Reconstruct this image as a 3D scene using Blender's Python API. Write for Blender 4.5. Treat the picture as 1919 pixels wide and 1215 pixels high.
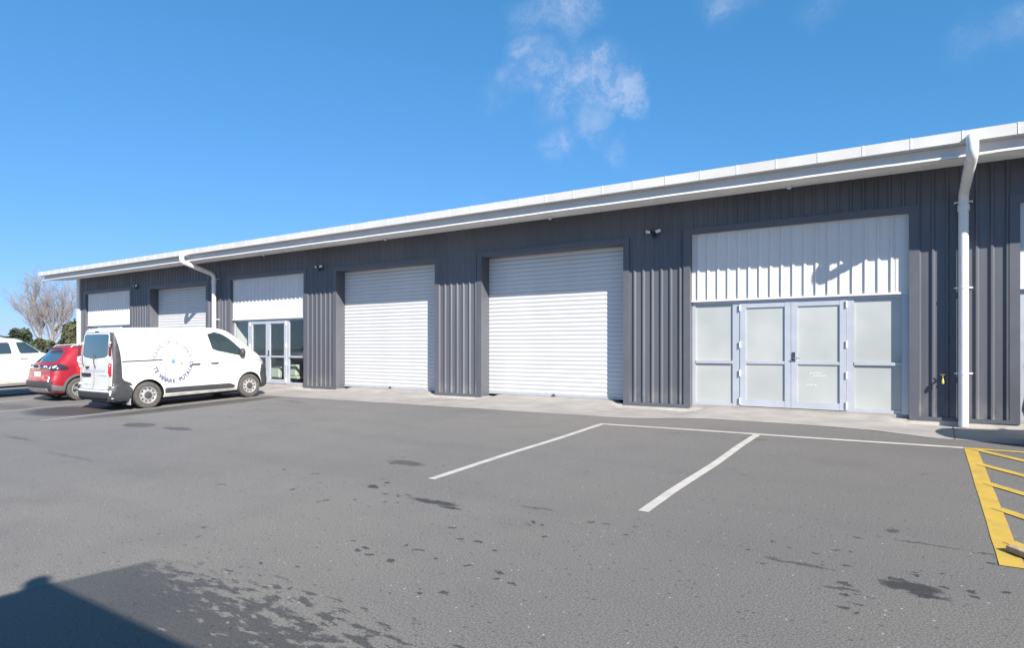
import bpy, bmesh, math, random
import numpy as np
from mathutils import Vector, Matrix, Euler
R = math.radians
random.seed(7)
sc = bpy.context.scene
for o in list(bpy.data.objects): bpy.data.objects.remove(o)

# ------------------------------------------------------------------ camera
HC = 1.22
cam = bpy.data.cameras.new('camera')
cam.sensor_width = 36.0; cam.lens = 36.0*1184.6/1919
cam.shift_y = 44.5/1919; cam.clip_start = 0.05; cam.clip_end = 3000
camo = bpy.data.objects.new('camera', cam)
camo.location = (0, 0, HC)
camo.rotation_euler = (R(90), 0, math.atan(775.5/1184.6))
sc.collection.objects.link(camo); sc.camera = camo

# ------------------------------------------------------------------ light, sky, exposure
SUN = Vector((1.6, -1.0, 1.18)).normalized()
SUN_EL = math.asin(SUN.z); SUN_AZ = math.atan2(SUN.x, SUN.y)
sun = bpy.data.lights.new('sun', 'SUN'); sun.energy = 5.0; sun.angle = R(0.5); sun.color = (1.0, 0.93, 0.835)
suno = bpy.data.objects.new('sun', sun); sc.collection.objects.link(suno)
suno.location = (10, -10, 20)
suno.rotation_euler = SUN.to_track_quat('Z', 'Y').to_euler()
sc.view_settings.view_transform = 'Standard'; sc.view_settings.look = 'None'
sc.view_settings.exposure = 0.92; sc.view_settings.gamma = 1.0

w = bpy.data.worlds.new('World'); sc.world = w; w.use_nodes = True
nt = w.node_tree; nt.nodes.clear()
def N(tree, typ, **kw):
    n = tree.nodes.new(typ)
    for k, v in kw.items(): setattr(n, k, v)
    return n
out = N(nt, 'ShaderNodeOutputWorld'); bg = N(nt, 'ShaderNodeBackground')
sky = N(nt, 'ShaderNodeTexSky', sky_type='NISHITA')
sky.sun_disc = False; sky.sun_elevation = SUN_EL; sky.sun_rotation = SUN_AZ
sky.altitude = 0; sky.air_density = 1.0; sky.dust_density = 0.1; sky.ozone_density = 4.0
bg.inputs['Strength'].default_value = 0.10
def vmath(t, op, a, b=None):
    n = N(t, 'ShaderNodeVectorMath', operation=op)
    for i, v in enumerate((a, b)):
        if v is None: continue
        if isinstance(v, (tuple, list)): n.inputs[i].default_value = v
        else: t.links.new(v, n.inputs[i])
    return n.outputs['Value'] if op in ('LENGTH', 'DISTANCE', 'DOT_PRODUCT') else n.outputs['Vector']
def fmath(t, op, a, b=None, clamp=False):
    n = N(t, 'ShaderNodeMath', operation=op, use_clamp=clamp)
    for i, v in enumerate((a, b)):
        if v is None: continue
        if isinstance(v, (int, float)): n.inputs[i].default_value = v
        else: t.links.new(v, n.inputs[i])
    return n.outputs[0]
def noise(t, vec, scale, detail=4, rough=0.55, col=False):
    n = N(t, 'ShaderNodeTexNoise'); n.inputs['Scale'].default_value = scale
    n.inputs['Detail'].default_value = detail; n.inputs['Roughness'].default_value = rough
    t.links.new(vec, n.inputs['Vector'])
    return n.outputs['Color'] if col else n.outputs['Fac']
def mrange(t, v, a, b, c=0.0, d=1.0, smooth=True):
    n = N(t, 'ShaderNodeMapRange'); n.interpolation_type = 'SMOOTHSTEP' if smooth else 'LINEAR'
    t.links.new(v, n.inputs['Value'])
    for k, x in zip(('From Min', 'From Max', 'To Min', 'To Max'), (a, b, c, d)): n.inputs[k].default_value = x
    return n.outputs['Result']
def mixc(t, fac, a, b):
    n = N(t, 'ShaderNodeMix', data_type='RGBA')
    if isinstance(fac, (int, float)): n.inputs[0].default_value = fac
    else: t.links.new(fac, n.inputs[0])
    for i, v in ((6, a), (7, b)):
        if isinstance(v, (tuple, list)): n.inputs[i].default_value = (*v[:3], 1)
        else: t.links.new(v, n.inputs[i])
    return n.outputs[2]
# wisps of thin cloud, at fixed directions in the sky
tc = N(nt, 'ShaderNodeTexCoord'); dirv = tc.outputs['Generated']
warp = noise(nt, dirv, 8.0, 7, 0.66, col=True)
wv = vmath(nt, 'MULTIPLY', vmath(nt, 'SUBTRACT', warp, (0.5, 0.5, 0.5)), (0.115, 0.115, 0.115))
dw = vmath(nt, 'ADD', dirv, wv)
LOBES = [((-.433, .771, .467), .040, .75), ((-.471, .755, .456), .030, .6), ((-.408, .778, .478), .034, .9),
         ((-.491, .765, .416), .026, .7), ((-.502, .775, .384), .026, .6), ((-.471, .791, .390), .034, .75),
         ((-.404, .829, .388), .040, 1.0), ((-.455, .810, .369), .034, .85), ((-.385, .844, .373), .030, .9),
         ((-.360, .862, .358), .020, .9), ((-.460, .835, .302), .024, .7), ((-.440, .841, .315), .024, .65),
         ((-.405, .849, .338), .026, .7), ((-.378, .874, .304), .022, .45), ((-.229, .858, .460), .032, .6),
         ((-.111, .891, .440), .030, .4), ((.045, .926, .376), .030, .4), ((.085, .922, .382), .034, .5),
         ((-.430, .820, .378), .030, .8), ((-.372, .853, .366), .022, .9), ((-.345, .868, .357), .014, .7), ((-.432, .800, .42), .02, .4), ((-.582, .778, .235), .030, .22), ((-.531, .762, .370), .026, .35)]
acc = None
for c, r, a in LOBES:
    d = vmath(nt, 'DISTANCE', dw, c)
    m = mrange(nt, d, r*1.75, 0.0, 0.0, a)
    acc = m if acc is None else fmath(nt, 'MAXIMUM', acc, m)
fine = noise(nt, vmath(nt, 'ADD', dirv, vmath(nt, 'MULTIPLY', wv, (1.6, 1.6, 1.6))), 24.0, 8, 0.66)
cl = fmath(nt, 'MULTIPLY', mrange(nt, acc, 0.05, 1.0), mrange(nt, fine, 0.28, 0.74, 0.12, 1.0))
cl = fmath(nt, 'MULTIPLY', cl, 0.47)
# deep clear-day blue: the red is held back and the bright horizon band is compressed
sc_ = N(nt, 'ShaderNodeSeparateColor'); nt.links.new(sky.outputs[0], sc_.inputs[0])
cc_ = N(nt, 'ShaderNodeCombineColor')
nt.links.new(fmath(nt, 'MULTIPLY', fmath(nt, 'POWER', sc_.outputs[0], 0.85), 0.43), cc_.inputs[0])
nt.links.new(fmath(nt, 'MULTIPLY', fmath(nt, 'POWER', sc_.outputs[1], 0.56), 1.15), cc_.inputs[1])
nt.links.new(fmath(nt, 'MULTIPLY', fmath(nt, 'POWER', sc_.outputs[2], 0.60), 1.68), cc_.inputs[2])
skyc = mixc(nt, cl, cc_.outputs[0], (4.6, 4.7, 5.4))
nt.links.new(skyc, bg.inputs['Color']); nt.links.new(bg.outputs[0], out.inputs['Surface'])

# ------------------------------------------------------------------ helpers
COL = sc.collection
def prop(o, label=None, cat=None, group=None, kind=None):
    if label: o['label'] = label
    if cat: o['category'] = cat
    if group: o['group'] = group
    if kind: o['kind'] = kind
    return o
def empty(name, loc, label=None, cat=None, group=None, rot=(0, 0, 0)):
    o = bpy.data.objects.new(name, None); o.location = loc; o.rotation_euler = rot
    o.empty_display_size = 0.3; COL.objects.link(o)
    return prop(o, label, cat, group)
class MB:
    def __init__(s): s.v = []; s.f = []; s.m = []
    def quad(s, pts, m=0):
        k = len(s.v); s.v += [tuple(p) for p in pts]; s.f.append(tuple(range(k, k+len(pts)))); s.m.append(m)
    def box(s, x0, x1, y0, y1, z0, z1, m=0):
        k = len(s.v)
        s.v += [(x0, y0, z0), (x1, y0, z0), (x1, y1, z0), (x0, y1, z0), (x0, y0, z1), (x1, y0, z1), (x1, y1, z1), (x0, y1, z1)]
        for f in ((0, 3, 2, 1), (4, 5, 6, 7), (0, 1, 5, 4), (1, 2, 6, 5), (2, 3, 7, 6), (3, 0, 4, 7)):
            s.f.append(tuple(k+i for i in f)); s.m.append(m)
    def grid(s, rows, m=0, flip=False, wrap=False):
        k = len(s.v); n = len(rows[0])
        for r in rows: s.v += [tuple(p) for p in r]
        for i in range(len(rows)-1):
            for j in range(n if wrap else n-1):
                j2 = (j+1) % n
                a, b, c, d = k+i*n+j, k+i*n+j2, k+(i+1)*n+j2, k+(i+1)*n+j
                s.f.append((d, c, b, a) if flip else (a, b, c, d)); s.m.append(m)
    def tube(s, pts, rad, n=8, m=0, cap=True):
        pts = [Vector(p) for p in pts]
        rads = rad if isinstance(rad, (list, tuple)) else [rad]*len(pts)
        ref = None; rows = []
        for i, p in enumerate(pts):
            t = (pts[min(i+1, len(pts)-1)]-pts[max(i-1, 0)]).normalized()
            if ref is None: ref = t.orthogonal().normalized()
            ref = (ref - t*ref.dot(t)); ref = ref.normalized() if ref.length > 1e-5 else t.orthogonal().normalized()
            b = t.cross(ref)
            rows.append([p+(ref*math.cos(2*math.pi*k/n)+b*math.sin(2*math.pi*k/n))*rads[i] for k in range(n)])
        k0 = len(s.v); s.grid(rows, m, wrap=True)
        if cap:
            s.f.append(tuple(k0+j for j in reversed(range(n)))); s.m.append(m)
            e = k0+(len(rows)-1)*n; s.f.append(tuple(e+j for j in range(n))); s.m.append(m)
    def lathe(s, prof, c, axis='Z', n=24, m=0):
        # prof: list of (radius, along)
        rows = []
        for r, a in prof:
            row = []
            for k in range(n):
                u, v = r*math.cos(2*math.pi*k/n), r*math.sin(2*math.pi*k/n)
                p = {'Z': (u, v, a), 'X': (a, u, v), 'Y': (v, a, u)}[axis]
                row.append((p[0]+c[0], p[1]+c[1], p[2]+c[2]))
            rows.append(row)
        s.grid(rows, m, wrap=True)
    def build(s, name, mats, parent=None, smooth=None, world=True):
        me = bpy.data.meshes.new(name)
        off = Vector((0, 0, 0))
        if parent is not None and world:
            q = parent
            while q is not None: off += q.location; q = q.parent
        me.from_pydata([(v[0]-off.x, v[1]-off.y, v[2]-off.z) for v in s.v], [], s.f)
        if not isinstance(mats, (list, tuple)): mats = [mats]
        for m in mats: me.materials.append(m)
        me.polygons.foreach_set('material_index', s.m)
        me.update()
        o = bpy.data.objects.new(name, me); COL.objects.link(o)
        if parent is not None: o.parent = parent
        if smooth is not None:
            me.polygons.foreach_set('use_smooth', [True]*len(me.polygons))
            me.set_sharp_from_angle(angle=R(smooth))
        return o

def mat(name, col, rough=0.6, metal=0.0, var=0.0, vscale=3.0, bump=0.0, bscale=40.0, coat=0.0, spec=0.5, streak=False):
    m = bpy.data.materials.new(name); m.use_nodes = True
    t = m.node_tree; b = t.nodes['Principled BSDF']
    b.inputs['Base Color'].default_value = (*col, 1); b.inputs['Roughness'].default_value = rough
    b.inputs['Metallic'].default_value = metal; b.inputs['Coat Weight'].default_value = coat
    b.inputs['Coat Roughness'].default_value = 0.05
    b.inputs['Specular IOR Level'].default_value = spec
    if var or bump:
        g = N(t, 'ShaderNodeNewGeometry'); pos = g.outputs['Position']
        if streak: pos = vmath(t, 'MULTIPLY', pos, (1.0, 1.0, 0.12))
    if var:
        f = noise(t, pos, vscale, 6, 0.6)
        f2 = mrange(t, f, 0.3, 0.72)
        lo = tuple(max(0, c*(1-var)) for c in col); hi = tuple(min(1, c*(1+var*0.6)) for c in col)
        t.links.new(mixc(t, f2, lo, hi), b.inputs['Base Color'])
        t.links.new(mrange(t, f, 0.3, 0.7, max(0.02, rough-0.08), min(1, rough+0.1)), b.inputs['Roughness'])
    if bump:
        bn = N(t, 'ShaderNodeBump'); bn.inputs['Strength'].default_value = bump; bn.inputs['Distance'].default_value = 0.01
        t.links.new(noise(t, pos, bscale, 3), bn.inputs['Height']); t.links.new(bn.outputs[0], b.inputs['Normal'])
    return m

# ------------------------------------------------------------------ materials
M = {}
M['clad'] = mat('dark_grey_steel', (0.108, 0.113, 0.134), 0.40, 0, 0.15, 1.3, 0, streak=True)
M['trim'] = mat('dark_grey_flashing', (0.104, 0.109, 0.128), 0.42, 0, 0.08, 2.0)
def weather(m, sheet, dust, dcol=(0.34, 0.32, 0.29)):
    t = m.node_tree; b = t.nodes['Principled BSDF']; g_ = N(t, 'ShaderNodeNewGeometry'); P = g_.outputs['Position']
    src = b.inputs['Base Color'].links[0].from_socket
    sp = N(t, 'ShaderNodeSeparateXYZ'); t.links.new(P, sp.inputs[0])
    wn = N(t, 'ShaderNodeTexWhiteNoise', noise_dimensions='1D')
    t.links.new(fmath(t, 'FLOOR', fmath(t, 'MULTIPLY', sp.outputs[0], 1/0.796)), wn.inputs['W'])
    h = N(t, 'ShaderNodeHueSaturation'); t.links.new(src, h.inputs['Color'])
    t.links.new(mrange(t, wn.outputs['Value'], 0, 1, 1-sheet, 1+sheet, False), h.inputs['Value'])
    k = fmath(t, 'MULTIPLY', mrange(t, sp.outputs[2], 0.50, 0.0, 0, 1), mrange(t, noise(t, vmath(t, 'MULTIPLY', P, (1, 1, 0.5)), 7.0, 6, 0.65), 0.35, 0.7))
    t.links.new(mixc(t, fmath(t, 'MULTIPLY', k, dust), h.outputs[0], dcol), b.inputs['Base Color'])
weather(M['clad'], 0.07, 0.35)
M['white_clad'] = mat('white_steel', (0.70, 0.69, 0.68), 0.4, 0, 0.05, 2.0, streak=True)
M['roller'] = mat('white_roller_steel', (0.58, 0.585, 0.59), 0.42, 0, 0.045, 1.1, streak=True)
weather(M['roller'], 0.012, 0.30)
M['fascia'] = mat('pale_fascia_steel', (0.60, 0.59, 0.57), 0.38, 0, 0.06, 1.5)
M['gutter'] = mat('grey_white_gutter', (0.68, 0.68, 0.69), 0.35, 0, 0.08, 1.2)
M['soffit'] = mat('soffit_paint', (0.80, 0.80, 0.79), 0.6, 0, 0.05, 2.5)
M['pipe'] = mat('white_pvc', (0.74, 0.74, 0.72), 0.3, 0, 0.04, 5)
M['alu'] = mat('silver_aluminium', (0.50, 0.52, 0.57), 0.36, 0.25, 0.04, 3)
M['conc'] = mat('pale_concrete', (0.335, 0.315, 0.295), 0.85, 0, 0.16, 1.7, 0.25, 120)
M['slab'] = mat('slab_concrete', (0.47, 0.45, 0.42), 0.85, 0, 0.18, 3, 0.2, 90)
M['dark'] = mat('black_plastic', (0.018, 0.019, 0.022), 0.45)
M['dkgrey'] = mat('charcoal_plastic', (0.045, 0.047, 0.054), 0.55, 0, 0.15, 8)
M['lamp'] = mat('lamp_lens', (0.62, 0.66, 0.72), 0.25)
M['steel'] = mat('brushed_steel', (0.45, 0.45, 0.46), 0.3, 0.8)
M['brass'] = mat('brass', (0.55, 0.42, 0.12), 0.3, 0.7)
M['yellow_plastic'] = mat('yellow_plastic', (0.75, 0.62, 0.12), 0.4)
M['room'] = mat('room_wall', (0.50, 0.50, 0.49), 0.8, 0, 0.05, 2)
M['room_white'] = mat('room_white_wall', (0.78, 0.79, 0.77), 0.7)
M['room_floor'] = mat('room_floor', (0.30, 0.29, 0.28), 0.5, 0, 0.1, 3)
M['tub'] = mat('pale_green_white_plastic', (0.66, 0.72, 0.62), 0.5)
M['wood'] = mat('weathered_wood', (0.42, 0.29, 0.19), 0.75, 0, 0.3, 25, 0.3, 60)

def frosted():
    m = bpy.data.materials.new('frosted_glass'); m.use_nodes = True; t = m.node_tree; b = t.nodes['Principled BSDF']
    g = N(t, 'ShaderNodeNewGeometry')
    f = mrange(t, noise(t, g.outputs['Position'], 0.7, 3), 0.3, 0.7)
    t.links.new(mixc(t, f, (0.385, 0.405, 0.395), (0.475, 0.49, 0.475)), b.inputs['Base Color'])
    b.inputs['Roughness'].default_value = 0.3; b.inputs['Coat Weight'].default_value = 0.7; b.inputs['Coat Roughness'].default_value = 0.03
    return m
M['frost'] = frosted()
def clear_glass(name='clear_glass', tint=(0.91, 0.935, 0.93), ior=1.5):
    m = bpy.data.materials.new(name); m.use_nodes = True; t = m.node_tree; t.nodes.clear()
    o = N(t, 'ShaderNodeOutputMaterial'); mx = N(t, 'ShaderNodeMixShader')
    tr = N(t, 'ShaderNodeBsdfTransparent'); tr.inputs[0].default_value = (*tint, 1)
    gl = N(t, 'ShaderNodeBsdfGlossy'); gl.inputs['Roughness'].default_value = 0.015
    lw = N(t, 'ShaderNodeLayerWeight'); lw.inputs['Blend'].default_value = 0.5
    f = fmath(t, 'ADD', fmath(t, 'MULTIPLY', fmath(t, 'POWER', lw.outputs['Facing'], 4.0), 0.8), 0.07)
    t.links.new(f, mx.inputs[0]); t.links.new(tr.outputs[0], mx.inputs[1]); t.links.new(gl.outputs[0], mx.inputs[2])
    t.links.new(mx.outputs[0], o.inputs['Surface'])
    return m
M['glass'] = clear_glass()
M['carglass'] = mat('tinted_car_glass', (0.030, 0.048, 0.055), 0.04, 0, spec=0.9, coat=1.0)

# ------------------------------------------------------------------ the ground
SL = 0.0353
def g(Y): return -SL*(12.5-max(-3.0, min(12.5, Y)))
EDGE = [(-34, 10.55), (-20, 10.55), (-14.8, 10.58), (-7.8, 10.70), (-4.9, 10.72), (-4.3, 10.80), (-3.6, 11.15), (-3.2, 11.28), (-1.8, 11.26),
        (-1.2, 11.22), (-0.65, 11.12), (-0.2, 10.90), (0.1, 10.74), (0.6, 10.70), (14, 10.70)]
def yedge(x): return float(np.interp(x, [e[0] for e in EDGE], [e[1] for e in EDGE]))

def asphalt_material():
    m = bpy.data.materials.new('asphalt'); m.use_nodes = True; t = m.node_tree; b = t.nodes['Principled BSDF']
    ge = N(t, 'ShaderNodeNewGeometry'); P = vmath(t, 'MULTIPLY', ge.outputs['Position'], (1, 1, 0))
    n_big = noise(t, P, 0.22, 4, 0.5); n_mid = noise(t, P, 1.6, 5, 0.6); n_f = noise(t, P, 70, 2, 0.6); n_s = noise(t, P, 190, 1, 0.5)
    base = mixc(t, mrange(t, n_big, 0.3, 0.7), (0.166, 0.158, 0.150), (0.196, 0.182, 0.164))
    sx_ = N(t, 'ShaderNodeSeparateXYZ'); t.links.new(P, sx_.inputs[0])
    # asphalt tone by position: greyer at low X, darker towards high X
    x_tone = mrange(t, fmath(t, 'ADD', sx_.outputs[0], fmath(t, 'MULTIPLY', fmath(t, 'SUBTRACT', n_big, 0.5), 5.0)), -6.0, 1.0)
    hs_ = N(t, 'ShaderNodeHueSaturation'); t.links.new(base, hs_.inputs['Color']); t.links.new(fmath(t, 'SUBTRACT', 1.0, fmath(t, 'MULTIPLY', x_tone, 0.20)), hs_.inputs['Value'])
    base = mixc(t, mrange(t, sx_.outputs[0], -14.0, -5.0), mixc(t, 0.5, hs_.outputs[0], (0.180, 0.176, 0.176)), hs_.outputs[0])
    base = mixc(t, fmath(t, 'MULTIPLY', mrange(t, n_mid, 0.42, 0.75), 0.35), base, (0.140, 0.134, 0.128))
    blot = noise(t, vmath(t, 'MULTIPLY', P, (0.55, 0.8, 0)), 1.0, 5, 0.62)
    base = mixc(t, fmath(t, 'MULTIPLY', mrange(t, blot, 0.52, 0.78), 0.40), base, (0.105, 0.101, 0.097))
    lane = noise(t, vmath(t, 'MULTIPLY', P, (0.10, 1.3, 0)), 1.0, 3, 0.5)
    base = mixc(t, fmath(t, 'MULTIPLY', mrange(t, lane, 0.45, 0.70), 0.22), base, (0.125, 0.120, 0.115))
    sp = N(t, 'ShaderNodeHueSaturation')
    t.links.new(base, sp.inputs['Color'])
    v = fmath(t, 'ADD', mrange(t, n_f, 0.3, 0.7, 0.74, 1.26), mrange(t, n_s, 0.3, 0.7, -0.20, 0.20))
    t.links.new(v, sp.inputs['Value'])
    col = sp.outputs[0]
    # pale chips of stone and grit
    vo = N(t, 'ShaderNodeTexVoronoi'); vo.inputs['Scale'].default_value = 26; t.links.new(P, vo.inputs['Vector'])
    rnd = N(t, 'ShaderNodeSeparateColor'); t.links.new(vo.outputs['Color'], rnd.inputs[0])
    chip = fmath(t, 'MULTIPLY', fmath(t, 'LESS_THAN', vo.outputs['Distance'], 0.20), fmath(t, 'GREATER_THAN', rnd.outputs[0], 0.955))
    col = mixc(t, fmath(t, 'MULTIPLY', chip, 0.55), col, (0.46, 0.45, 0.43))
    pit = fmath(t, 'MULTIPLY', fmath(t, 'LESS_THAN', vo.outputs['Distance'], 0.34), fmath(t, 'LESS_THAN', rnd.outputs[1], 0.06))
    col = mixc(t, fmath(t, 'MULTIPLY', pit, 0.5), col, (0.05, 0.05, 0.05))
    # damp marks left by rain and drips: each spot has its own place
    W = vmath(t, 'MULTIPLY', vmath(t, 'SUBTRACT', noise(t, P, 2.6, 6, 0.7, col=True), (0.5, 0.5, 0.5)), (1.1, 0.95, 0))
    PW = vmath(t, 'ADD', P, W)
    W2 = vmath(t, 'MULTIPLY', vmath(t, 'SUBTRACT', noise(t, P, 5.0, 5, 0.65, col=True), (0.5, 0.5, 0.5)), (0.30, 0.22, 0))
    PW2 = vmath(t, 'ADD', P, W2)
    def spot(src, cx, cy, rx, ry, soft=0.25, amt=1.0):
        q = vmath(t, 'MULTIPLY', vmath(t, 'SUBTRACT', src, (cx, cy, 0)), (1/rx, 1/ry, 0))
        return mrange(t, vmath(t, 'LENGTH', q), 1.0+soft, 1.0-soft, 0.0, amt)
    acc = None
    for a in [(PW2, -3.98, 4.70, .27, .065), (PW2, -3.72, 4.62, .13, .035), (PW2, -0.10, 4.66, .17, .085), (PW2, 0.02, 4.56, .10, .05),
              (PW2, -5.46, 5.93, .28, .12, .3, .7), (PW2, -4.96, 4.86, .07, .06), (PW2, -0.75, 4.74, .22, .02, .4, .7),
              (PW2, .05, 5.62, .22, .018, .4, .7), (PW2, -.45, 4.42, .10, .02, .4, .8), (PW2, -.22, 5.86, .06, .05, .3, .7), (PW2, -3.0, 5.0, .18, .02, .4, .5),
              (PW2, -12.32, 6.08, .42, .20, .10, .8), (PW2, -11.15, 6.15, .38, .14, .12, .8), (PW2, -2.1, 9.55, .16, .06, .3, .7),
              (PW2, -12.6, 9.85, .35, .06, .3, .6), (PW2, -13.2, 10.0, .5, .05, .3, .5), (PW2, -4.95, 8.6, .25, .03, .4, .45),
              (PW2, -14.3, 8.4, .42, 2.1, .3, .85), (PW2, -14.45, 6.7, .25, .9, .5, .6), (PW2, -16.2, 6.5, 1.25, .75, .25, .9),
              (PW2, -18.9, 6.2, 1.2, .35, .4, .5), (PW2, -12.6, 4.3, .5, .06, .4, .4), (PW2, -10.0, 4.0, .7, .05, .5, .3)]:
        m_ = spot(*a); acc = m_ if acc is None else fmath(t, 'MAXIMUM', acc, m_)
    # loose drips scattered round the larger marks
    vd = N(t, 'ShaderNodeTexVoronoi'); vd.inputs['Scale'].default_value = 7.5
    t.links.new(vmath(t, 'MULTIPLY', PW2, (1.0, 1.5, 1)), vd.inputs['Vector'])
    rs = N(t, 'ShaderNodeSeparateColor'); t.links.new(vd.outputs['Color'], rs.inputs[0])
    rad = fmath(t, 'ADD', 0.05, fmath(t, 'MULTIPLY', rs.outputs[0], 0.30))
    drop = mrange(t, fmath(t, 'SUBTRACT', rad, vd.outputs['Distance']), 0.0, 0.05)
    reg = None
    for a in [(PW, -4.85, 4.60, .85, .42, .3), (PW, -5.4, 5.9, .6, .22, .4), (PW, -.3, 5.0, .9, .9, .4, .7), (PW, -2.6, 4.7, .8, .25, .4, .7), (PW, -3.2, 3.6, 1.4, .9, .4, .55), (PW, -6.6, 4.9, .9, .3, .5, .6)]:
        m_ = spot(*a); reg = m_ if reg is None else fmath(t, 'MAXIMUM', reg, m_)
    sel = fmath(t, 'GREATER_THAN', fmath(t, 'ADD', rs.outputs[1], reg), 1.12)
    lone = fmath(t, 'GREATER_THAN', rs.outputs[1], 0.975)
    acc = fmath(t, 'MAXIMUM', acc, fmath(t, 'MULTIPLY', drop, fmath(t, 'MAXIMUM', fmath(t, 'MULTIPLY', sel, 0.9), fmath(t, 'MULTIPLY', lone, 0.6))))
    # the damp rectangle that the morning shade has not yet let dry, ragged on its open side
    sep = N(t, 'ShaderNodeSeparateXYZ'); t.links.new(P, sep.inputs[0])
    rag = noise(t, vmath(t, 'ADD', vmath(t, 'MULTIPLY', P, (6.0, 17, 0)), vmath(t, 'MULTIPLY', W2, (4, 4, 0))), 1.0, 4, 0.62)
    rg2 = fmath(t, 'MULTIPLY', fmath(t, 'SUBTRACT', rag, 0.47), mrange(t, sep.outputs[0], -4.95, -3.4, 0.5, 3.0))
    mid = fmath(t, 'SUBTRACT', 2.42, fmath(t, 'MULTIPLY', fmath(t, 'ADD', sep.outputs[0], 4.6), 0.07))
    dy = fmath(t, 'SUBTRACT', fmath(t, 'ADD', mid, rg2), sep.outputs[1])
    lx = fmath(t, 'SUBTRACT', sep.outputs[0], fmath(t, 'ADD', -5.44, fmath(t, 'MULTIPLY', sep.outputs[1], 0.255)))
    rect = fmath(t, 'MULTIPLY', mrange(t, dy, -0.08, 0.12), mrange(t, fmath(t, 'ADD', lx, fmath(t, 'MULTIPLY', fmath(t, 'SUBTRACT', n_mid, 0.5), 0.1)), -0.02, 0.07))
    rect = fmath(t, 'MULTIPLY', rect, 0.80)
    wet = fmath(t, 'MAXIMUM', acc, rect)
    dark = N(t, 'ShaderNodeHueSaturation'); t.links.new(col, dark.inputs['Color']); dark.inputs['Value'].default_value = 0.33
    col = mixc(t, wet, col, dark.outputs[0])
    t.links.new(col, b.inputs['Base Color'])
    t.links.new(mrange(t, wet, 0, 1, 0.88, 0.50), b.inputs['Roughness'])
    b.inputs['Specular IOR Level'].default_value = 0.35
    bn = N(t, 'ShaderNodeBump'); bn.inputs['Strength'].default_value = 0.55; bn.inputs['Distance'].default_value = 0.006
    t.links.new(fmath(t, 'ADD', n_f, fmath(t, 'MULTIPLY', n_s, 0.5)), bn.inputs['Height']); t.links.new(bn.outputs[0], b.inputs['Normal'])
    return m
M['asphalt'] = asphalt_material()
mb = MB(); rows = []
xs = [-700, -200, -80, -50, -40, -34.2] + [round(-34+0.4*i, 3) for i in range(121)] + [14.2, 20, 60, 300]
for x in xs:
    inn = -34.1 < x < 14.1
    ye = yedge(x)
    row = [(x, y, g(y)) for y in (-400, -60, -3, 0, 3, 6, 8, 9.5)] + [(x, ye, g(ye)), (x, ye+0.015, g(ye) - (0.25 if inn else 0))]
    row += [(x, 12.5, -0.4 if inn else 0), (x, 28, -0.4 if inn else 0), (x, 40, 0), (x, 900, 0)]
    rows.append(row)
mb.grid(rows, flip=True)
prop(mb.build('car_park_asphalt', M['asphalt']), kind='structure')

# concrete apron along the fronts: dips against each pillar, ramps up into each opening
OPEN = [(-30.42, -26.62, 'office', 0), (-25.08, -21.30, 'roller', 0), (-19.85, -16.03, 'office', 1), (-14.56, -10.78, 'roller', 1),
        (-9.27, -5.48, 'roller', 2), (-4.02, -0.24, 'office', 2), (1.25, 5.03, 'office', 3), (6.5, 10.28, 'roller', 3)]
XL, XR = -31.12, 11.7
def inopen(x):
    for a, b_, k, u in OPEN:
        if a-0.001 <= x <= b_+0.001: return min(x-a, b_-x)
    return -1
mb = MB(); rows = []
xs = sorted(set([-33.0+0.15*i for i in range(314)] + [a for o in OPEN for a in o[:2]]))
for x in xs:
    ye = yedge(x); d = inopen(x); z0 = g(ye)+0.004
    s = 0 if d < 0 else min(1, d/0.35); s = s*s*(3-2*s)
    zb = -0.085+0.092*s
    row = []
    for k in range(5):
        u = k/4; row.append((x, ye+(12.77-ye)*u, z0+(zb-z0)*u**1.6))
    row.append((x, 13.14, zb+0.058*s if d >= 0 else zb))
    rows.append(row)
mb.grid(rows, flip=True)
prop(mb.build('concrete_apron', M['conc'], smooth=40), kind='structure')
mb = MB()
for x in (0.36, -9.9, -21.0, -16.1):
    ye = yedge(x)
    pts = [(x+0.04*k/6-0.02+0.006*math.sin(k*2.1), ye+0.02+(12.75-ye)*k/6, 0) for k in range(7)]
    for a, b_ in zip(pts[:-1], pts[1:]):
        za = [g(ye)+0.008+(-0.085-g(ye)-0.004)*((p[1]-ye)/(12.77-ye))**1.6 for p in (a, b_)]
        mb.quad([(a[0]-.006, a[1], za[0]), (a[0]+.006, a[1], za[0]), (b_[0]+.006, b_[1], za[1]), (b_[0]-.006, b_[1], za[1])])
prop(mb.build('apron_joint', M['dkgrey']), kind='structure')

# ------------------------------------------------------------------ painted markings
def paint(name, col, wear):
    m = bpy.data.materials.new(name); m.use_nodes = True; t = m.node_tree; b = t.nodes['Principled BSDF']
    ge = N(t, 'ShaderNodeNewGeometry'); P = ge.outputs['Position']
    f = fmath(t, 'ADD', noise(t, P, 60, 3, 0.7), fmath(t, 'MULTIPLY', noise(t, P, 2.5, 3), 0.5))
    dirt = mixc(t, mrange(t, noise(t, P, 5, 5), 0.35, 0.7, 0, 0.35), col, tuple(c*0.6 for c in col))
    t.links.new(mixc(t, mrange(t, f, wear, wear+0.14), dirt, (0.13, 0.128, 0.122)), b.inputs['Base Color'])
    b.inputs['Roughness'].default_value = 0.7
    bn = N(t, 'ShaderNodeBump'); bn.inputs['Strength'].default_value = 0.4; bn.inputs['Distance'].default_value = 0.004
    t.links.new(noise(t, P, 80, 2), bn.inputs['Height']); t.links.new(bn.outputs[0], b.inputs['Normal'])
    return m
M['white_paint'] = paint('white_line_paint', (0.52, 0.49, 0.44), 0.85)
M['old_paint'] = paint('faded_line_paint', (0.40, 0.38, 0.35), 0.86)
M['yellow_paint'] = paint('yellow_line_paint', (0.53, 0.35, 0.055), 0.86)
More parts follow.
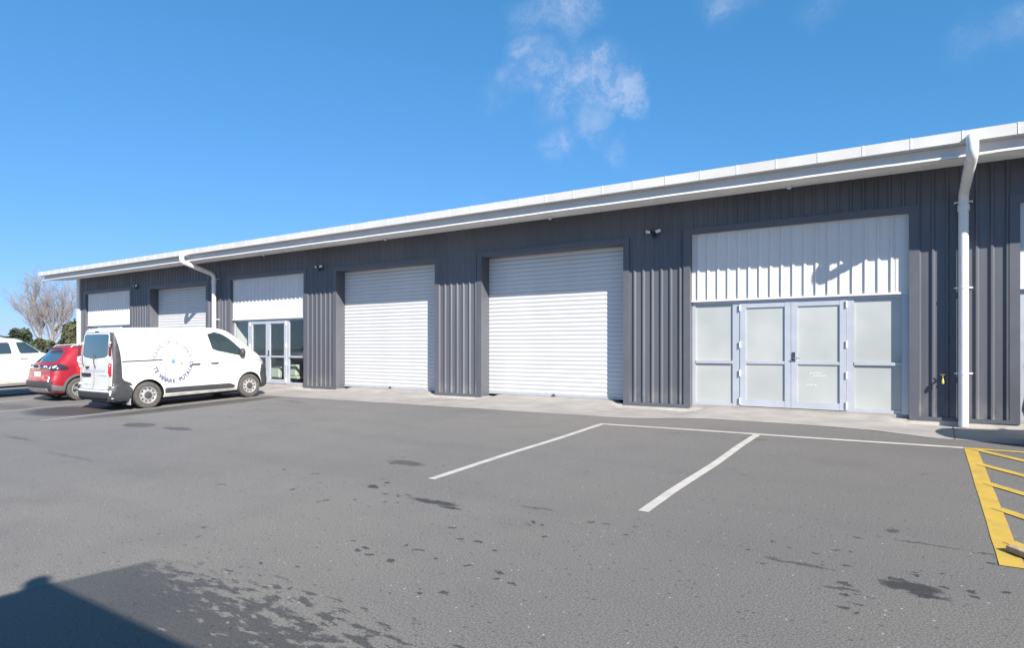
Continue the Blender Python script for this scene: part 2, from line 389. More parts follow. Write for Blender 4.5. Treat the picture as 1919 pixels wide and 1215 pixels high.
def strip(mb, p, q, wd, lift=0.004, seg=18, wav=0.010):
    p = Vector(p); q = Vector(q); d = (q-p).normalized(); nrm = Vector((-d.y, d.x))*wd/2
    rows = []
    for k in range(seg+1):
        c = p+(q-p)*k/seg; j = random.uniform(-.03, .03)
        c = c+nrm.normalized()*wav*math.sin(k*0.55+p.x*3.1)
        a, b_ = c+nrm*(1+j), c-nrm*(1-j)
        rows.append([(b_.x, b_.y, g(b_.y)+lift), (a.x, a.y, g(a.y)+lift)])
    mb.grid(rows, flip=True)
def line(name, p, q, wd, m, lift=0.004):
    mb = MB(); strip(mb, p, q, wd, lift); return prop(mb.build(name, m), kind='structure')
line('parking_line', (-4.63, 5.41), (-4.63, 9.86), 0.10, M['white_paint'])
line('parking_line', (-2.12, 5.38), (-2.12, 9.93), 0.10, M['white_paint'])
line('parking_line', (-4.68, 9.91), (0.41, 10.07), 0.112, M['white_paint'], 0.005)
for i, x in enumerate((-14.9, -17.6, -20.35, -23.1)):
    line('parking_line', (x, 5.43), (x, 9.96), 0.10, M['old_paint'])
mb = MB()
strip(mb, (0.485, 5.46), (0.485, 10.02), 0.14, 0.004, wav=0.0)
strip(mb, (0.415, 5.41), (1.95, 5.41), 0.09, 0.006, wav=0.0); strip(mb, (0.415, 10.06), (1.95, 10.06), 0.09, 0.006, wav=0.0); strip(mb, (1.88, 5.46), (1.88, 10.02), 0.14, 0.004, wav=0.0)
for k in range(6):
    y0 = 9.98-1.015*k; x1 = 1.82; sl = 1.33; y1 = y0-(x1-0.55)*sl
    if y1 < 5.5: x1 = 0.55+(y0-5.5)/sl; y1 = 5.5
    if x1 > 0.6: strip(mb, (0.52, y0+0.04), (x1, y1), 0.105, 0.008, wav=0.0)
prop(mb.build('yellow_hatching', M['yellow_paint']), kind='structure')

# offcut of timber on the hatching
root = empty('wood_block', (0.555, 5.66, g(5.66)+0.008), 'broken brown timber offcut lying on the yellow hatched corner', 'wood block', rot=(0.03, 0, R(38)))
mb = MB(); mb.box(-0.035, 0.035, -0.085, 0.085, 0.0, 0.042); o = mb.build('timber_piece', M['wood'], root, world=False)
bm = bmesh.new(); bm.from_mesh(o.data); bmesh.ops.bevel(bm, geom=bm.edges[:], offset=0.004, segments=1, affect='EDGES'); bm.to_mesh(o.data); bm.free()
mb = MB(); mb.box(0.037, 0.055, -0.05, 0.115, 0.0, 0.022); mb.build('timber_splinter', M['wood'], root, world=False)

# ------------------------------------------------------------------ the warehouse
F = 12.80
B = empty('warehouse_building', (-10, F, 0), 'long low warehouse in dark grey ribbed steel with white roller doors and pale eaves', 'warehouse')
ZS = 4.24
def clad_profile(x0, x1, phase, pitch=0.199, h=0.030):
    pts = [x0]; prof = [(x0, 0.0)]
    k = math.floor((x0-phase)/pitch)-1
    while True:
        c = phase+k*pitch; k += 1
        if c > x1-0.045: break
        if c < x0+0.045: continue
        prof += [(c-0.028, 0.0), (c-0.014, -h), (c+0.010, -h), (c+0.034, 0.0)]
    prof.append((x1, 0.0))
    return prof
def clad(mb, x0, x1, z0, z1, Y, phase, m=0, h=0.030):
    pr = clad_profile(x0, x1, phase, h=h)
    mb.grid([[(x, Y+d, z0) for x, d in pr], [(x, Y+d, z1) for x, d in pr]], m)
LO, LR = 3.535, 3.48    # lintel undersides: offices, rollers
pil = []; prev = XL
for a, b_, k, u in OPEN: pil.append((prev, a)); prev = b_
pil.append((prev, XR))
PH = {-26.62: -26.45, -16.03: -15.86, -10.78: -10.65, -5.48: -5.23, -0.24: -0.10, XL: -31.0}
mb = MB()
for a, b_ in pil: clad(mb, a, b_, 0.0, ZS+0.02, F, PH.get(a, a+0.16))
for a, b_, k, u in OPEN: clad(mb, a, b_, (LO if k == 'office' else LR)+0.12, ZS+0.02, F, a+0.11)
for a, b_ in pil: mb.box(a+0.004, b_-0.004, F-0.040, F-0.003, -0.002, 0.055, 1)
mb.build('wall_cladding', [M['clad'], M['trim']], B)
mb = MB()
mb.box(XL, XL+0.05, F+0.05, 27, 0, 4.3); mb.box(XR-0.05, XR, F+0.05, 27, 0, 4.3); mb.box(XL+0.05, XR-0.05, 26.9, 27, 0, 4.9)
mb.build('outer_wall', M['clad'], B)
mb = MB(); mb.box(XL-0.05, XL+0.16, F-0.062, F+0.05, 0, ZS); mb.build('corner_trim', M['pipe'], B)
mb = MB(); mb.box(XL+0.02, XR-0.02, F-0.020, 26.85, -0.3, -0.004); mb.build('floor_slab', M['slab'], B)
for a, b_, k, u in OPEN:
    zt = LO if k == 'office' else LR; dep = 13.10 if k == 'roller' else 12.96
    yf = F-0.036; mb = MB()
    mb.box(a-0.135, a, yf, F+0.02, 0.0, zt+0.12); mb.box(b_, b_+0.135, yf, F+0.02, 0.0, zt+0.12)
    mb.box(a, b_, yf, F+0.02, zt, zt+0.12)
    mb.box(a-0.05, a-0.001, F+0.021, dep+0.1, 0.0, zt); mb.box(b_+0.001, b_+0.05, F+0.021, dep+0.1, 0.0, zt)
    mb.box(a-0.05, b_+0.05, F+0.021, dep+0.1, zt+0.001, zt+0.05)
    if k == 'roller':   # narrow swages across the reveals
        for q in range(40):
            z = 0.06+q*0.085
            if z < zt-0.05:
                mb.box(a-0.001, a+0.006, F+0.06, dep-0.05, z, z+0.03); mb.box(b_-0.006, b_+0.001, F+0.06, dep-0.05, z, z+0.03)
    mb.build('opening_flashing', M['trim'], B)
# eaves
EX0, EX1 = -32.0, 12.5
mb = MB()
mb.box(EX0, EX1, 11.60, 11.64, 4.300, 4.468); mb.box(EX0, EX1, 11.642, 11.80, 4.300, 4.312)
mb.box(EX0, EX0+0.04, 11.641, 27.3, 4.313, 4.47)
x = -31.63
while x < EX1-0.05:
    mb.box(x-0.012, x+0.012, 11.594, 11.5995, 4.302, 4.472, 1); x += 0.655
mb.build('fascia', [M['fascia'], M['gutter']], B)
mb = MB()
mb.box(EX0+0.1, EX1-0.1, 11.80, 11.84, 4.118, 4.299)
mb.build('gutter', M['gutter'], B)
mb = MB(); x = EX0+0.1; n_ = 0
while x < EX1-0.1:
    x2 = min(x+1.31, EX1-0.1); dz = 0.003*(n_ % 2)
    if not (0.40 < x2 < 0.55): pass
    mb.box(x, x2-0.002, 11.722, 11.799, 4.109+dz, 4.142+dz); x = x2; n_ += 1
mb.build('gutter_lip', M['pipe'], B)
mb = MB(); mb.grid([[(EX0+0.1, 11.74, 4.1085), (EX1-0.1, 11.74, 4.1085)], [(EX0+0.1, F+0.05, 4.238), (EX1-0.1, F+0.05, 4.238)]], flip=True)
for k in range(8):
    y = 11.86+0.12*k; z = 4.1085+(y-11.74)*0.1168
    mb.box(EX0+0.1, EX1-0.1, y, y+0.012, z-0.006, z+0.004)
mb.build('soffit', M['soffit'], B)
mb = MB(); rows = []
for k in range(int((EX1-EX0)/0.2)):
    x = EX0+0.2*k
    for dx, dz in ((0, 0), (0.05, 0), (0.07, 0.028), (0.11, 0.028), (0.13, 0)):
        rows.append([(x+dx, 11.645, 4.44+dz), (x+dx, 27.3, 4.92+dz)])
mb.grid(rows, flip=True); mb.build('roof', M['fascia'], B)

# roller doors
def roller(a, b_):
    mb = MB(); rows = []; z = 0.085; Y = 13.10; pitch = 0.100
    n = int((LR+0.05-z)/pitch)+1
    for k in range(n):
        for u, d in ((0, 0.0), (.10, 0.006), (.20, 0.0), (.38, -0.007), (.58, -0.010), (.80, -0.007)):
            rows.append([(a+0.005, Y+d, z+(k+u)*pitch), (b_-0.005, Y+d, z+(k+u)*pitch)])
    mb.grid(rows, flip=False)
    o = mb.build('roller_door', M['roller'], B, smooth=50)
    mb = MB(); mb.box(a+0.006, b_-0.006, 13.072, 13.099, 0.062, 0.098); mb.build('bottom_rail', M['alu'], o)
    c = (a+b_)/2
    mb = MB(); mb.box(c-0.05, c+0.05, 13.05, 13.071, 0.078, 0.096); mb.box(c-0.012, c+0.012, 13.045, 13.0715, 0.09, 0.125); mb.build('lock_handle', M['dkgrey'], o)
    return o
def panel(a, b_):
    mb = MB(); clad(mb, a+0.004, b_-0.20, 2.185, LO-0.03, 12.872, a+0.14, h=0.028)
    mb.box(b_-0.20, b_-0.003, 12.862, 12.90, 2.185, LO-0.031)
    mb.box(a+0.004, b_-0.003, 12.838, 12.90, 2.150, 2.184); mb.box(a+0.004, b_-0.003, 12.846, 12.90, LO-0.03, LO-0.002)
    mb.build('infill_panel', M['white_clad'], B)
def office(a, b_, glass, handle=True):
    Y0, Y1 = 12.905, 12.965; zt = 2.149; zb = 0.062
    xs = [a+0.004, a+0.075]                      # left jamb
    d0, d1, d2 = a+0.955, a+1.885, a+2.815       # doors
    post = 0.075
    mb = MB()
    mb.box(a+0.004, a+0.075, Y0, Y1, zb, zt); mb.box(b_-0.105, b_-0.004, Y0-0.05, Y1, zb, zt)
    mb.box(d0-0.145, d0-0.004, Y0, Y1, zb, zt); mb.box(d2+0.004, d2+0.125, Y0, Y1, zb, zt)
    mb.box(d0-0.003, d2+0.003, Y0, Y1, zt-0.058, zt)
    for p, q in ((a+0.076, d0-0.146), (d2+0.126, b_-0.106)):
        mb.box(p, q, Y0+0.004, Y1, zt-0.055, zt); mb.box(p, q, Y0+0.004, Y1, zb, zb+0.055); mb.box(p, q, Y0-0.012, Y1, 0.905, 0.960)
    fr = mb.build('shopfront_frame', M['alu'], B)
    mb = MB(); mb.box(a, b_, Y0-0.02, Y1+0.1, 0.0, zb-0.001); mb.build('threshold', M['conc'], fr)
    for p, q in ((a+0.0765, d0-0.1465), (d2+0.1265, b_-0.1065)):
        mb = MB()
        mb.box(p, q, Y0+0.028, Y0+0.036, zb+0.056, 0.904); mb.box(p, q, Y0+0.028, Y0+0.036, 0.961, zt-0.056)
        mb.build('pane', M[glass], fr)
    for side, (p, q) in enumerate(((d0, d1-0.003), (d1+0.003, d2))):
        mb = MB(); s = 0.105; y0, y1 = Y0-0.012, Y0+0.040; t0, t1 = zb+0.012, zt-0.062
        mb.box(p, p+s, y0, y1, t0, t1); mb.box(q-s, q, y0, y1, t0, t1)
        mb.box(p+s+0.0005, q-s-0.0005, y0+0.003, y1, t1-0.085, t1); mb.box(p+s+0.0005, q-s-0.0005, y0+0.003, y1, t0, t0+0.125)
        mb.box(p+s+0.0005, q-s-0.0005, y0+0.003, y1, 0.905, 0.960)
        for zz in ((t0+0.126, 0.904), (0.961, t1-0.086)):   # glazing beads
            for (u0, u1, w0, w1) in ((p+s, p+s+0.012, *zz), (q-s-0.012, q-s, *zz)): mb.box(u0, u1, y0+0.010, y0+0.024, w0, w1)
        dr = mb.build('glass_door', M['alu'], B)
        mb = MB(); mb.box(p+s+0.001, q-s-0.001, Y0+0.016, Y0+0.024, t0+0.1255, 0.9045); mb.box(p+s+0.001, q-s-0.001, Y0+0.016, Y0+0.024, 0.9605, t1-0.0855)
        if side == 1 and glass == 'frost':     # tape and scuffs left on the frosted pane
            for (sx, sz) in ((0.33, 0.74), (0.39, 0.69), (0.42, 0.52)):
                mb.lathe([(0.0005, -0.004), (0.010, -0.003), (0.012, 0.0)], (p+sx, Y0+0.0155, sz), 'Y', 10, 1)
            for (sx, sz, ln) in ((0.36, 0.75, 0.16), (0.42, 0.70, 0.17), (0.33, 0.62, 0.012), (0.25, 0.53, 0.14)):
                mb.box(p+sx, p+sx+ln, Y0+0.0145, Y0+0.0155, sz-0.005, sz+0.004, 1)
        mb.build('pane', [M[glass], M['pipe']], dr)
        hx = p-0.002 if side == 0 else q+0.002
        for hz in (t0+0.10, 0.72, 1.28, t1-0.08):
            mb = MB(); mb.lathe([(0.001, hz-0.06), (0.016, hz-0.06), (0.016, hz+0.06), (0.001, hz+0.06)], (hx, y0-0.012, 0), n=10); mb.build('hinge', M['pipe'], dr, smooth=40)
        if side == 1:
            mb = MB(); mb.box(p+0.022, p+0.072, y0-0.014, y0, 0.975, 1.135, 0); mb.tube([(p+0.047, y0-0.012, 1.02), (p+0.047, y0-0.05, 1.02), (p+0.15, y0-0.052, 1.02)], 0.010, 8, 1)
            mb.build('door_handle', [M['dkgrey'], M['steel']], dr)
for a, b_, k, u in OPEN:
    if k == 'roller': roller(a, b_)
    else:
        panel(a, b_); office(a, b_, 'glass' if u in (0, 1) else 'frost')
# rooms behind the clear glass
for a, b_, k, u in OPEN:
    if k == 'office' and u in (0, 1):
        mb = MB()
        mb.quad([(a-0.4, 18, 0.04), (a-0.4, 12.97, 0.04), (b_+0.4, 12.97, 0.04), (b_+0.4, 18, 0.04)], 1)
        mb.quad([(a-0.4, 18, 0.04), (b_+0.4, 18, 0.04), (b_+0.4, 18, 2.8), (a-0.4, 18, 2.8)], 0)
        mb.quad([(b_+0.4, 18, 0.04), (b_+0.4, 12.97, 0.04), (b_+0.4, 12.97, 2.8), (b_+0.4, 18, 2.8)], 0)
        mb.quad([(a-0.4, 12.97, 2.8), (b_+0.4, 12.97, 2.8), (b_+0.4, 18, 2.8), (a-0.4, 18, 2.8)], 0)
        mb.quad([(a+0.02, 12.97, 0.04), (a+0.02, 18, 0.04), (a+0.02, 18, 2.8), (a+0.02, 12.97, 2.8)], 2)
        mb.quad([(a-0.4, 12.9705, 2.19), (b_+0.4, 12.9705, 2.19), (b_+0.4, 12.9705, 2.8), (a-0.4, 12.9705, 2.8)], 0)
        mb.build('office_room', [M['room'], M['room_floor'], M['room_white']], B)
# things seen through the clear glass
def rbox(x0, x1, y0, y1, z0, z1, bev, name, m, parent=None):
    mb = MB(); mb.box(x0, x1, y0, y1, z0, z1); o = mb.build(name, m, parent)
    bm = bmesh.new(); bm.from_mesh(o.data); bmesh.ops.bevel(bm, geom=bm.edges[:], offset=bev, segments=3, affect='EDGES'); bm.to_mesh(o.data); bm.free()
    return o
t1 = empty('storage_tub', (-18.03, 13.35, 0.04), 'pale tub on the floor behind the glass door beside the van nose', 'tub')
rbox(-18.26, -17.80, 13.2, 13.5, 0.22, 0.58, 0.03, 'tub_body', M['tub'], t1); rbox(-18.28, -17.70, 13.18, 13.52, 0.10, 0.215, 0.01, 'tub_base', M['dkgrey'], t1)
t2 = empty('white_trolley', (-17.05, 13.3, 0.04), 'pale upright trolley with dark wheels behind the right sidelight glass', 'trolley')
rbox(-17.40, -16.97, 13.22, 13.42, 0.30, 0.67, 0.04, 'trolley_back', M['tub'], t2); rbox(-17.40, -16.80, 13.15, 13.45, 0.21, 0.295, 0.02, 'trolley_deck', M['tub'], t2)
for xx in (-17.22, -16.92):
    mb = MB(); mb.lathe([(0.02, -0.03), (0.072, -0.03), (0.08, -0.015), (0.08, 0.015), (0.072, 0.03), (0.02, 0.03)], (xx, 13.13, 0.122), 'Y', 16); mb.build('wheel', M['dark'], t2, smooth=40)

# downpipes
def downpipe(x):
    mb = MB(); r = 0.073
    P_ = [(x+.06, 11.74, 4.325), (x+.06, 11.62, 4.335), (x+.06, 11.545, 4.325), (x+.06, 11.505, 4.285), (x+.06, 11.49, 4.23), (x+.06, 11.49, 4.15), (x+.059, 11.505, 4.095), (x+.057, 11.55, 4.055), (x+.053, 11.62, 4.03),
          (x+.012, 12.50, 3.79), (x+.005, 12.60, 3.75), (x, 12.65, 3.68), (x, 12.66, 3.58), (x, 12.66, -0.07)]
    rr = [0.078]*9+[0.071]*5
    mb.tube(P_, rr, 20)
    for c in (3.50,):
        y = 12.66; xx = x
        mb.lathe([(0.074, c-0.05), (0.083, c-0.05), (0.083, c+0.05), (0.074, c+0.05)], (xx, y, 0), n=20)
    o = mb.build('downpipe', M['pipe'], B, smooth=50)
    for z in (3.60, 2.2, 0.8):
        mb = MB(); mb.lathe([(0.073, z-0.012), (0.0775, z-0.012), (0.0775, z+0.012), (0.073, z+0.012)], (x, 12.66, 0), n=20)
        mb.box(x-0.125, x-0.076, 12.665, 12.685, z-0.012, z+0.012); mb.box(x+0.076, x+0.125, 12.665, 12.685, z-0.012, z+0.012)
        mb.box(x-0.125, x-0.115, 12.686, F, z-0.012, z+0.012); mb.box(x+0.115, x+0.125, 12.686, F, z-0.012, z+0.012)
        mb.build('pipe_bracket', M['pipe'], o)
downpipe(0.515); downpipe(-20.62)
# thin conduit beside the far downpipe
mb = MB(); mb.tube([(-20.38, 12.745, 3.9), (-20.38, 12.745, 0.0)], 0.016, 8); mb.build('conduit', M['trim'], B)

# flood lights, soffit lights, tap
FL = [(-26.02, 'twin-head black floodlight on the far wall between the panel and roller door above the van'),
      (-15.23, 'twin-head black floodlight on the wall right of the clear glass office'),
      (-4.77, 'twin-head black floodlight on the wall left of the frosted glass doors')]
def floodlight(x, label):
    r = empty('floodlight', (x, F-0.03, 3.62), label, 'floodlight', 'twin floodlights on the wall')
    mb = MB(); mb.box(x-0.035, x+0.035, F-0.085, F-0.031, 3.585, 3.65); mb.tube([(x, F-0.07, 3.585), (x, F-0.095, 3.55), (x, F-0.105, 3.525)], [0.03, 0.034, 0.02], 12)
    mb.build('sensor_body', M['dark'], r)
    for s in (-1, 1):
        mb = MB(); mb.tube([(x+s*0.03, F-0.06, 3.63), (x+s*0.055, F-0.10, 3.645)], 0.013, 8); mb.build('lamp_arm', M['dark'], r)
        c = Vector((x+s*0.105, F-0.12, 3.66)); e = Euler((R(28), R(-14*s), R(10*s))).to_matrix()
        mb = MB(); mb.box(-0.06, 0.06, -0.015, 0.022, -0.038, 0.038); mb.v = [tuple(e @ Vector(v)+c) for v in mb.v]; h = mb.build('lamp_head', M['dark'], r)
        mb = MB(); mb.box(-0.053, 0.053, -0.020, -0.0155, -0.032, 0.032); mb.v = [tuple(e @ Vector(v)+c) for v in mb.v]; mb.build('lens', M['lamp'], h)
for x, l in FL: floodlight(x, l)
SLT = [(-17.54, 'small white soffit light under the eaves above the clear glass office'), (-12.23, 'small white soffit light under the eaves above the roller door left of centre'),
       (-7.11, 'small white soffit light under the eaves above the centre roller door'), (-2.09, 'small white soffit light under the eaves above the frosted glass doors')]
for x, l in SLT:
    zz = 4.1085+(12.42-11.74)*0.1168
    r = empty('soffit_light', (x, 12.42, zz), l, 'soffit light', 'round lights under the eaves')
    mb = MB(); mb.lathe([(0.001, zz-0.02), (0.062, zz-0.02), (0.066, zz-0.008), (0.066, zz+0.004)], (x, 12.42, 0), n=20); mb.build('base_ring', M['pipe'], r, smooth=40)
    mb = MB(); mb.lathe([(0.001, zz-0.075), (0.025, zz-0.07), (0.042, zz-0.052), (0.048, zz-0.021)], (x, 12.42, 0), n=20); mb.build('diffuser', M['lamp'], r, smooth=60)
r = empty('garden_tap', (0.235, F, 0.71), 'small brass garden tap with yellow hose connector on the dark wall', 'tap')
mb = MB(); mb.tube([(0.235, F, 0.715), (0.235, F-0.11, 0.715), (0.235, F-0.135, 0.70), (0.235, F-0.14, 0.67)], [0.012, 0.013, 0.014, 0.014], 10); mb.build('spout', M['brass'], r, smooth=50)
mb = MB(); mb.tube([(0.235, F-0.08, 0.72), (0.235, F-0.08, 0.765)], 0.008, 8); mb.box(0.20, 0.27, F-0.09, F-0.07, 0.765, 0.778); mb.build('tap_handle', M['brass'], r)
mb = MB(); mb.tube([(0.235, F-0.14, 0.675), (0.235, F-0.14, 0.625)], [0.02, 0.017], 10); mb.build('hose_connector', M['yellow_plastic'], r, smooth=50)

# ------------------------------------------------------------------ vehicles
def pchip(xs, ys):
    xs = np.array(xs, float); ys = np.array(ys, float); h = np.diff(xs); d = np.diff(ys)/h
    m = np.zeros(len(xs))
    for i in range(1, len(xs)-1):
        if d[i-1]*d[i] > 0:
            w1, w2 = 2*h[i]+h[i-1], h[i]+2*h[i-1]; m[i] = (w1+w2)/(w1/d[i-1]+w2/d[i])
    m[0], m[-1] = d[0], d[-1]
    def f(x):
        x = min(max(x, xs[0]), xs[-1]); i = min(max(int(np.searchsorted(xs, x))-1, 0), len(h)-1)
        t_ = (x-xs[i])/h[i]; t2, t3 = t_*t_, t_**3
        return float((2*t3-3*t2+1)*ys[i]+(t3-2*t2+t_)*h[i]*m[i]+(-2*t3+3*t2)*ys[i+1]+(t3-t2)*h[i]*m[i+1])
    return f
class Body:
    """a car body as stacked outlines: at every height the rear, the front and the half width, with elliptical corners"""
    K = ('z', 'yr', 'yf', 'w', 'br', 'Lr', 'bf', 'Lf', 'cr', 'cf')
    def __init__(s, keys):
        s.keys = keys; zs = [k[0] for k in keys]
        s.f = {n: pchip(zs, [k[i] for k in keys]) for i, n in enumerate(s.K) if i}
        s.z0, s.z1 = zs[0], zs[-1]; s.zk = zs
    def p(s, z): return {n: f(z) for n, f in s.f.items()}
    def x(s, y, z):
        q = s.p(z); w_ = q['w']; d = y-(q['yr']+q['cr']); e = (q['yf']-q['cf'])-y
        if d < q['Lr']: w_ = min(w_, q['w']-q['br']*(1-math.sqrt(max(0, 1-((q['Lr']-max(d, 0))/q['Lr'])**2))))
        if e < q['Lf']: w_ = min(w_, q['w']-q['bf']*(1-math.sqrt(max(0, 1-((q['Lf']-max(e, 0))/q['Lf'])**2))))
        return w_
    def yend(s, x, z, front):
        q = s.p(z); x = abs(x); b_, L, c = (q['bf'], q['Lf'], q['cf']) if front else (q['br'], q['Lr'], q['cr'])
        wi = q['w']-b_
        if x <= wi: o = c*(x/max(wi, 1e-4))**2
        else: o = c+L*(1-math.sqrt(max(0, 1-((min(x, q['w'])-wi)/b_)**2)))
        return q['yf']-o if front else q['yr']+o
    def ring(s, z):
        q = s.p(z); w_ = q['w']; h = []
        for k in range(6): x = (w_-q['br'])*k/5; h.append((x, q['yr']+q['cr']*(k/5)**2))
        for k in range(1, 8): a = k/7*math.pi/2; h.append((w_-q['br']+q['br']*math.sin(a), q['yr']+q['cr']+q['Lr']*(1-math.cos(a))))
        y0 = q['yr']+q['cr']+q['Lr']; y1 = q['yf']-q['cf']-q['Lf']
        for k in range(1, 14): h.append((w_, y0+(y1-y0)*k/14))
        for k in range(0, 7): a = math.pi/2*(1-k/7); h.append((w_-q['bf']+q['bf']*math.sin(a), q['yf']-q['cf']-q['Lf']*(1-math.cos(a))))
        for k in range(6): u = 1-k/5; h.append(((w_-q['bf'])*u, q['yf']-q['cf']*u**2))
        pts = [(x, y, z) for x, y in h]
        return pts+[(-x, y, z) for x, y in reversed(h[1:-1])]
    def mesh(s, n=46):
        mb = MB(); zs = sorted(set([round(s.z0+(s.z1-s.z0)*k/n, 4) for k in range(n+1)]+[round(z, 4) for z in s.zk]))
        rows = [s.ring(z) for z in zs]; k = len(rows[0])
        mb.grid(rows, wrap=True)
        mb.f.append(tuple(reversed(range(k)))); mb.m.append(0)
        e = (len(rows)-1)*k; mb.f.append(tuple(e+j for j in range(k))); mb.m.append(0)
        return mb
def span(poly, z):
    ys = []
    for (a, za), (b_, zb) in zip(poly, poly[1:]+poly[:1]):
        if (za-z)*(zb-z) <= 0 and abs(za-zb) > 1e-9: ys.append(a+(b_-a)*(z-za)/(zb-za))
    return (min(ys), max(ys)) if ys else None
def rnd(poly, r, n=4):
    """round the corners of a polygon"""
    o = []; L = len(poly)
    for i in range(L):
        p = Vector(poly[i]); a = (Vector(poly[i-1])-p); b_ = (Vector(poly[(i+1) % L])-p)
        ra = min(r, a.length*.45); rb = min(r, b_.length*.45)
        A = p+a.normalized()*ra; C_ = p+b_.normalized()*rb
        for k in range(n+1):
            t_ = k/n; q = A*(1-t_)**2+p*2*t_*(1-t_)+C_*t_*t_; o.append((q.x, q.y))
    return o
def patch_rows(poly, nr, nc):
    zs = [p[1] for p in poly]; z0, z1 = min(zs)+1e-4, max(zs)-1e-4; R_ = []
    for i in range(nr+1):
        z = z0+(z1-z0)*i/nr; sp = span(poly, z)
        if sp: R_.append([(sp[0]+(sp[1]-sp[0])*j/nc, z) for j in range(nc+1)])
    return R_
def skirted(mb, rows, inward, flip, m=0):
    mb.grid(rows, m, flip)
    # thin return edge so that the piece has body
    loop = rows[0]+[r[-1] for r in rows[1:]]+rows[-1][::-1][1:]+[r[0] for r in rows[::-1]][1:-1]
    inn = [tuple(Vector(p)+inward) for p in loop]
    mb.grid([loop, inn], m, not flip, wrap=True)
def side_patch(mb, bd, poly, s=1, off=0.004, nr=10, nc=10, m=0):
    rows = [[(s*(bd.x(y, z)+off), y, z) for y, z in r] for r in patch_rows(poly, nr, nc)]
    skirted(mb, rows, Vector((-s*0.012, 0, 0)), s < 0, m)
def end_patch(mb, bd, poly, front=False, off=0.004, nr=10, nc=12, m=0):
    sg = 1 if front else -1
    rows = [[(x, bd.yend(x, z, front)+sg*off, z) for x, z in r] for r in patch_rows(poly, nr, nc)]
    skirted(mb, rows, Vector((0, -sg*0.012, 0)), front, m)
def side_line(mb, bd, pts, wd=0.008, s=1, off=0.003, m=0, n=10):
    P_ = [Vector(p) for p in pts]; dense = []
    for a, b_ in zip(P_[:-1], P_[1:]): dense += [a+(b_-a)*k/n for k in range(n)]
    dense.append(P_[-1]); rows = []
    for i, p in enumerate(dense):
        t_ = (dense[min(i+1, len(dense)-1)]-dense[max(i-1, 0)]).normalized(); nn = Vector((-t_.y, t_.x))*wd/2
        a, b_ = p+nn, p-nn
        rows.append([(s*(bd.x(a.x, a.y)+off), a.x, a.y), (s*(bd.x(b_.x, b_.y)+off), b_.x, b_.y)])
    mb.grid(rows, m, s < 0)
def end_line(mb, bd, pts, wd=0.008, front=False, off=0.003, m=0, n=8):
    P_ = [Vector(p) for p in pts]; dense = []; sg = 1 if front else -1
    for a, b_ in zip(P_[:-1], P_[1:]): dense += [a+(b_-a)*k/n for k in range(n)]
    dense.append(P_[-1]); rows = []
    for i, p in enumerate(dense):
        t_ = (dense[min(i+1, len(dense)-1)]-dense[max(i-1, 0)]).normalized(); nn = Vector((-t_.y, t_.x))*wd/2
        a, b_ = p+nn, p-nn
        rows.append([(a.x, bd.yend(a.x, a.y, front)+sg*off, a.y), (b_.x, bd.yend(b_.x, b_.y, front)+sg*off, b_.y)])
    mb.grid(rows, m, front)
def local(mb, name, mats, parent, smooth=None): return mb.build(name, mats, parent, smooth, world=False)
M['van_white'] = mat('van_white_paint', (0.63, 0.63, 0.62), 0.3, 0, 0.02, 2, coat=0.6)
M['car_white'] = mat('car_white_paint', (0.70, 0.70, 0.69), 0.3, 0, 0.02, 2, coat=0.6)
M['red'] = mat('red_car_paint', (0.30, 0.013, 0.026), 0.38, 0.0, 0.06, 3, coat=0.35)
M['tyre'] = mat('dusty_tyre', (0.085, 0.08, 0.075), 0.85, 0, 0.25, 14, 0.3, 90)
M['rim'] = mat('painted_steel_rim', (0.50, 0.50, 0.49), 0.35, 0.5)
M['rim_dark'] = mat('dark_hub', (0.06, 0.06, 0.065), 0.5)
M['arch'] = mat('arch_black', (0.012, 0.012, 0.014), 0.8)
M['redlens'] = mat('red_lens', (0.50, 0.012, 0.012), 0.15, 0, coat=1)
M['clearlens'] = mat('clear_lens', (0.70, 0.72, 0.74), 0.12, 0.3, coat=1)
M['seam'] = mat('seam_shadow_gap', (0.10, 0.10, 0.105), 0.7)
M['grime'] = mat('dusty_sill', (0.50, 0.48, 0.46), 0.6, 0, 0.25, 6)
M['plate'] = mat('number_plate', (0.70, 0.70, 0.70), 0.4)
M['silver'] = mat('silver_plastic', (0.50, 0.50, 0.51), 0.35, 0.3)
M['clad_plastic'] = mat('grey_plastic_cladding', (0.115, 0.115, 0.12), 0.65, 0, 0.1, 6)
M['navy'] = mat('navy_vinyl', (0.10, 0.11, 0.22), 0.4); M['palegrey'] = mat('pale_grey_vinyl', (0.27, 0.28, 0.30), 0.4)
M['lilac'] = mat('lilac_vinyl', (0.50, 0.49, 0.62), 0.4); M['blue'] = mat('blue_vinyl', (0.10, 0.27, 0.42), 0.4); M['teal'] = mat('teal_vinyl', (0.30, 0.42, 0.42), 0.4)

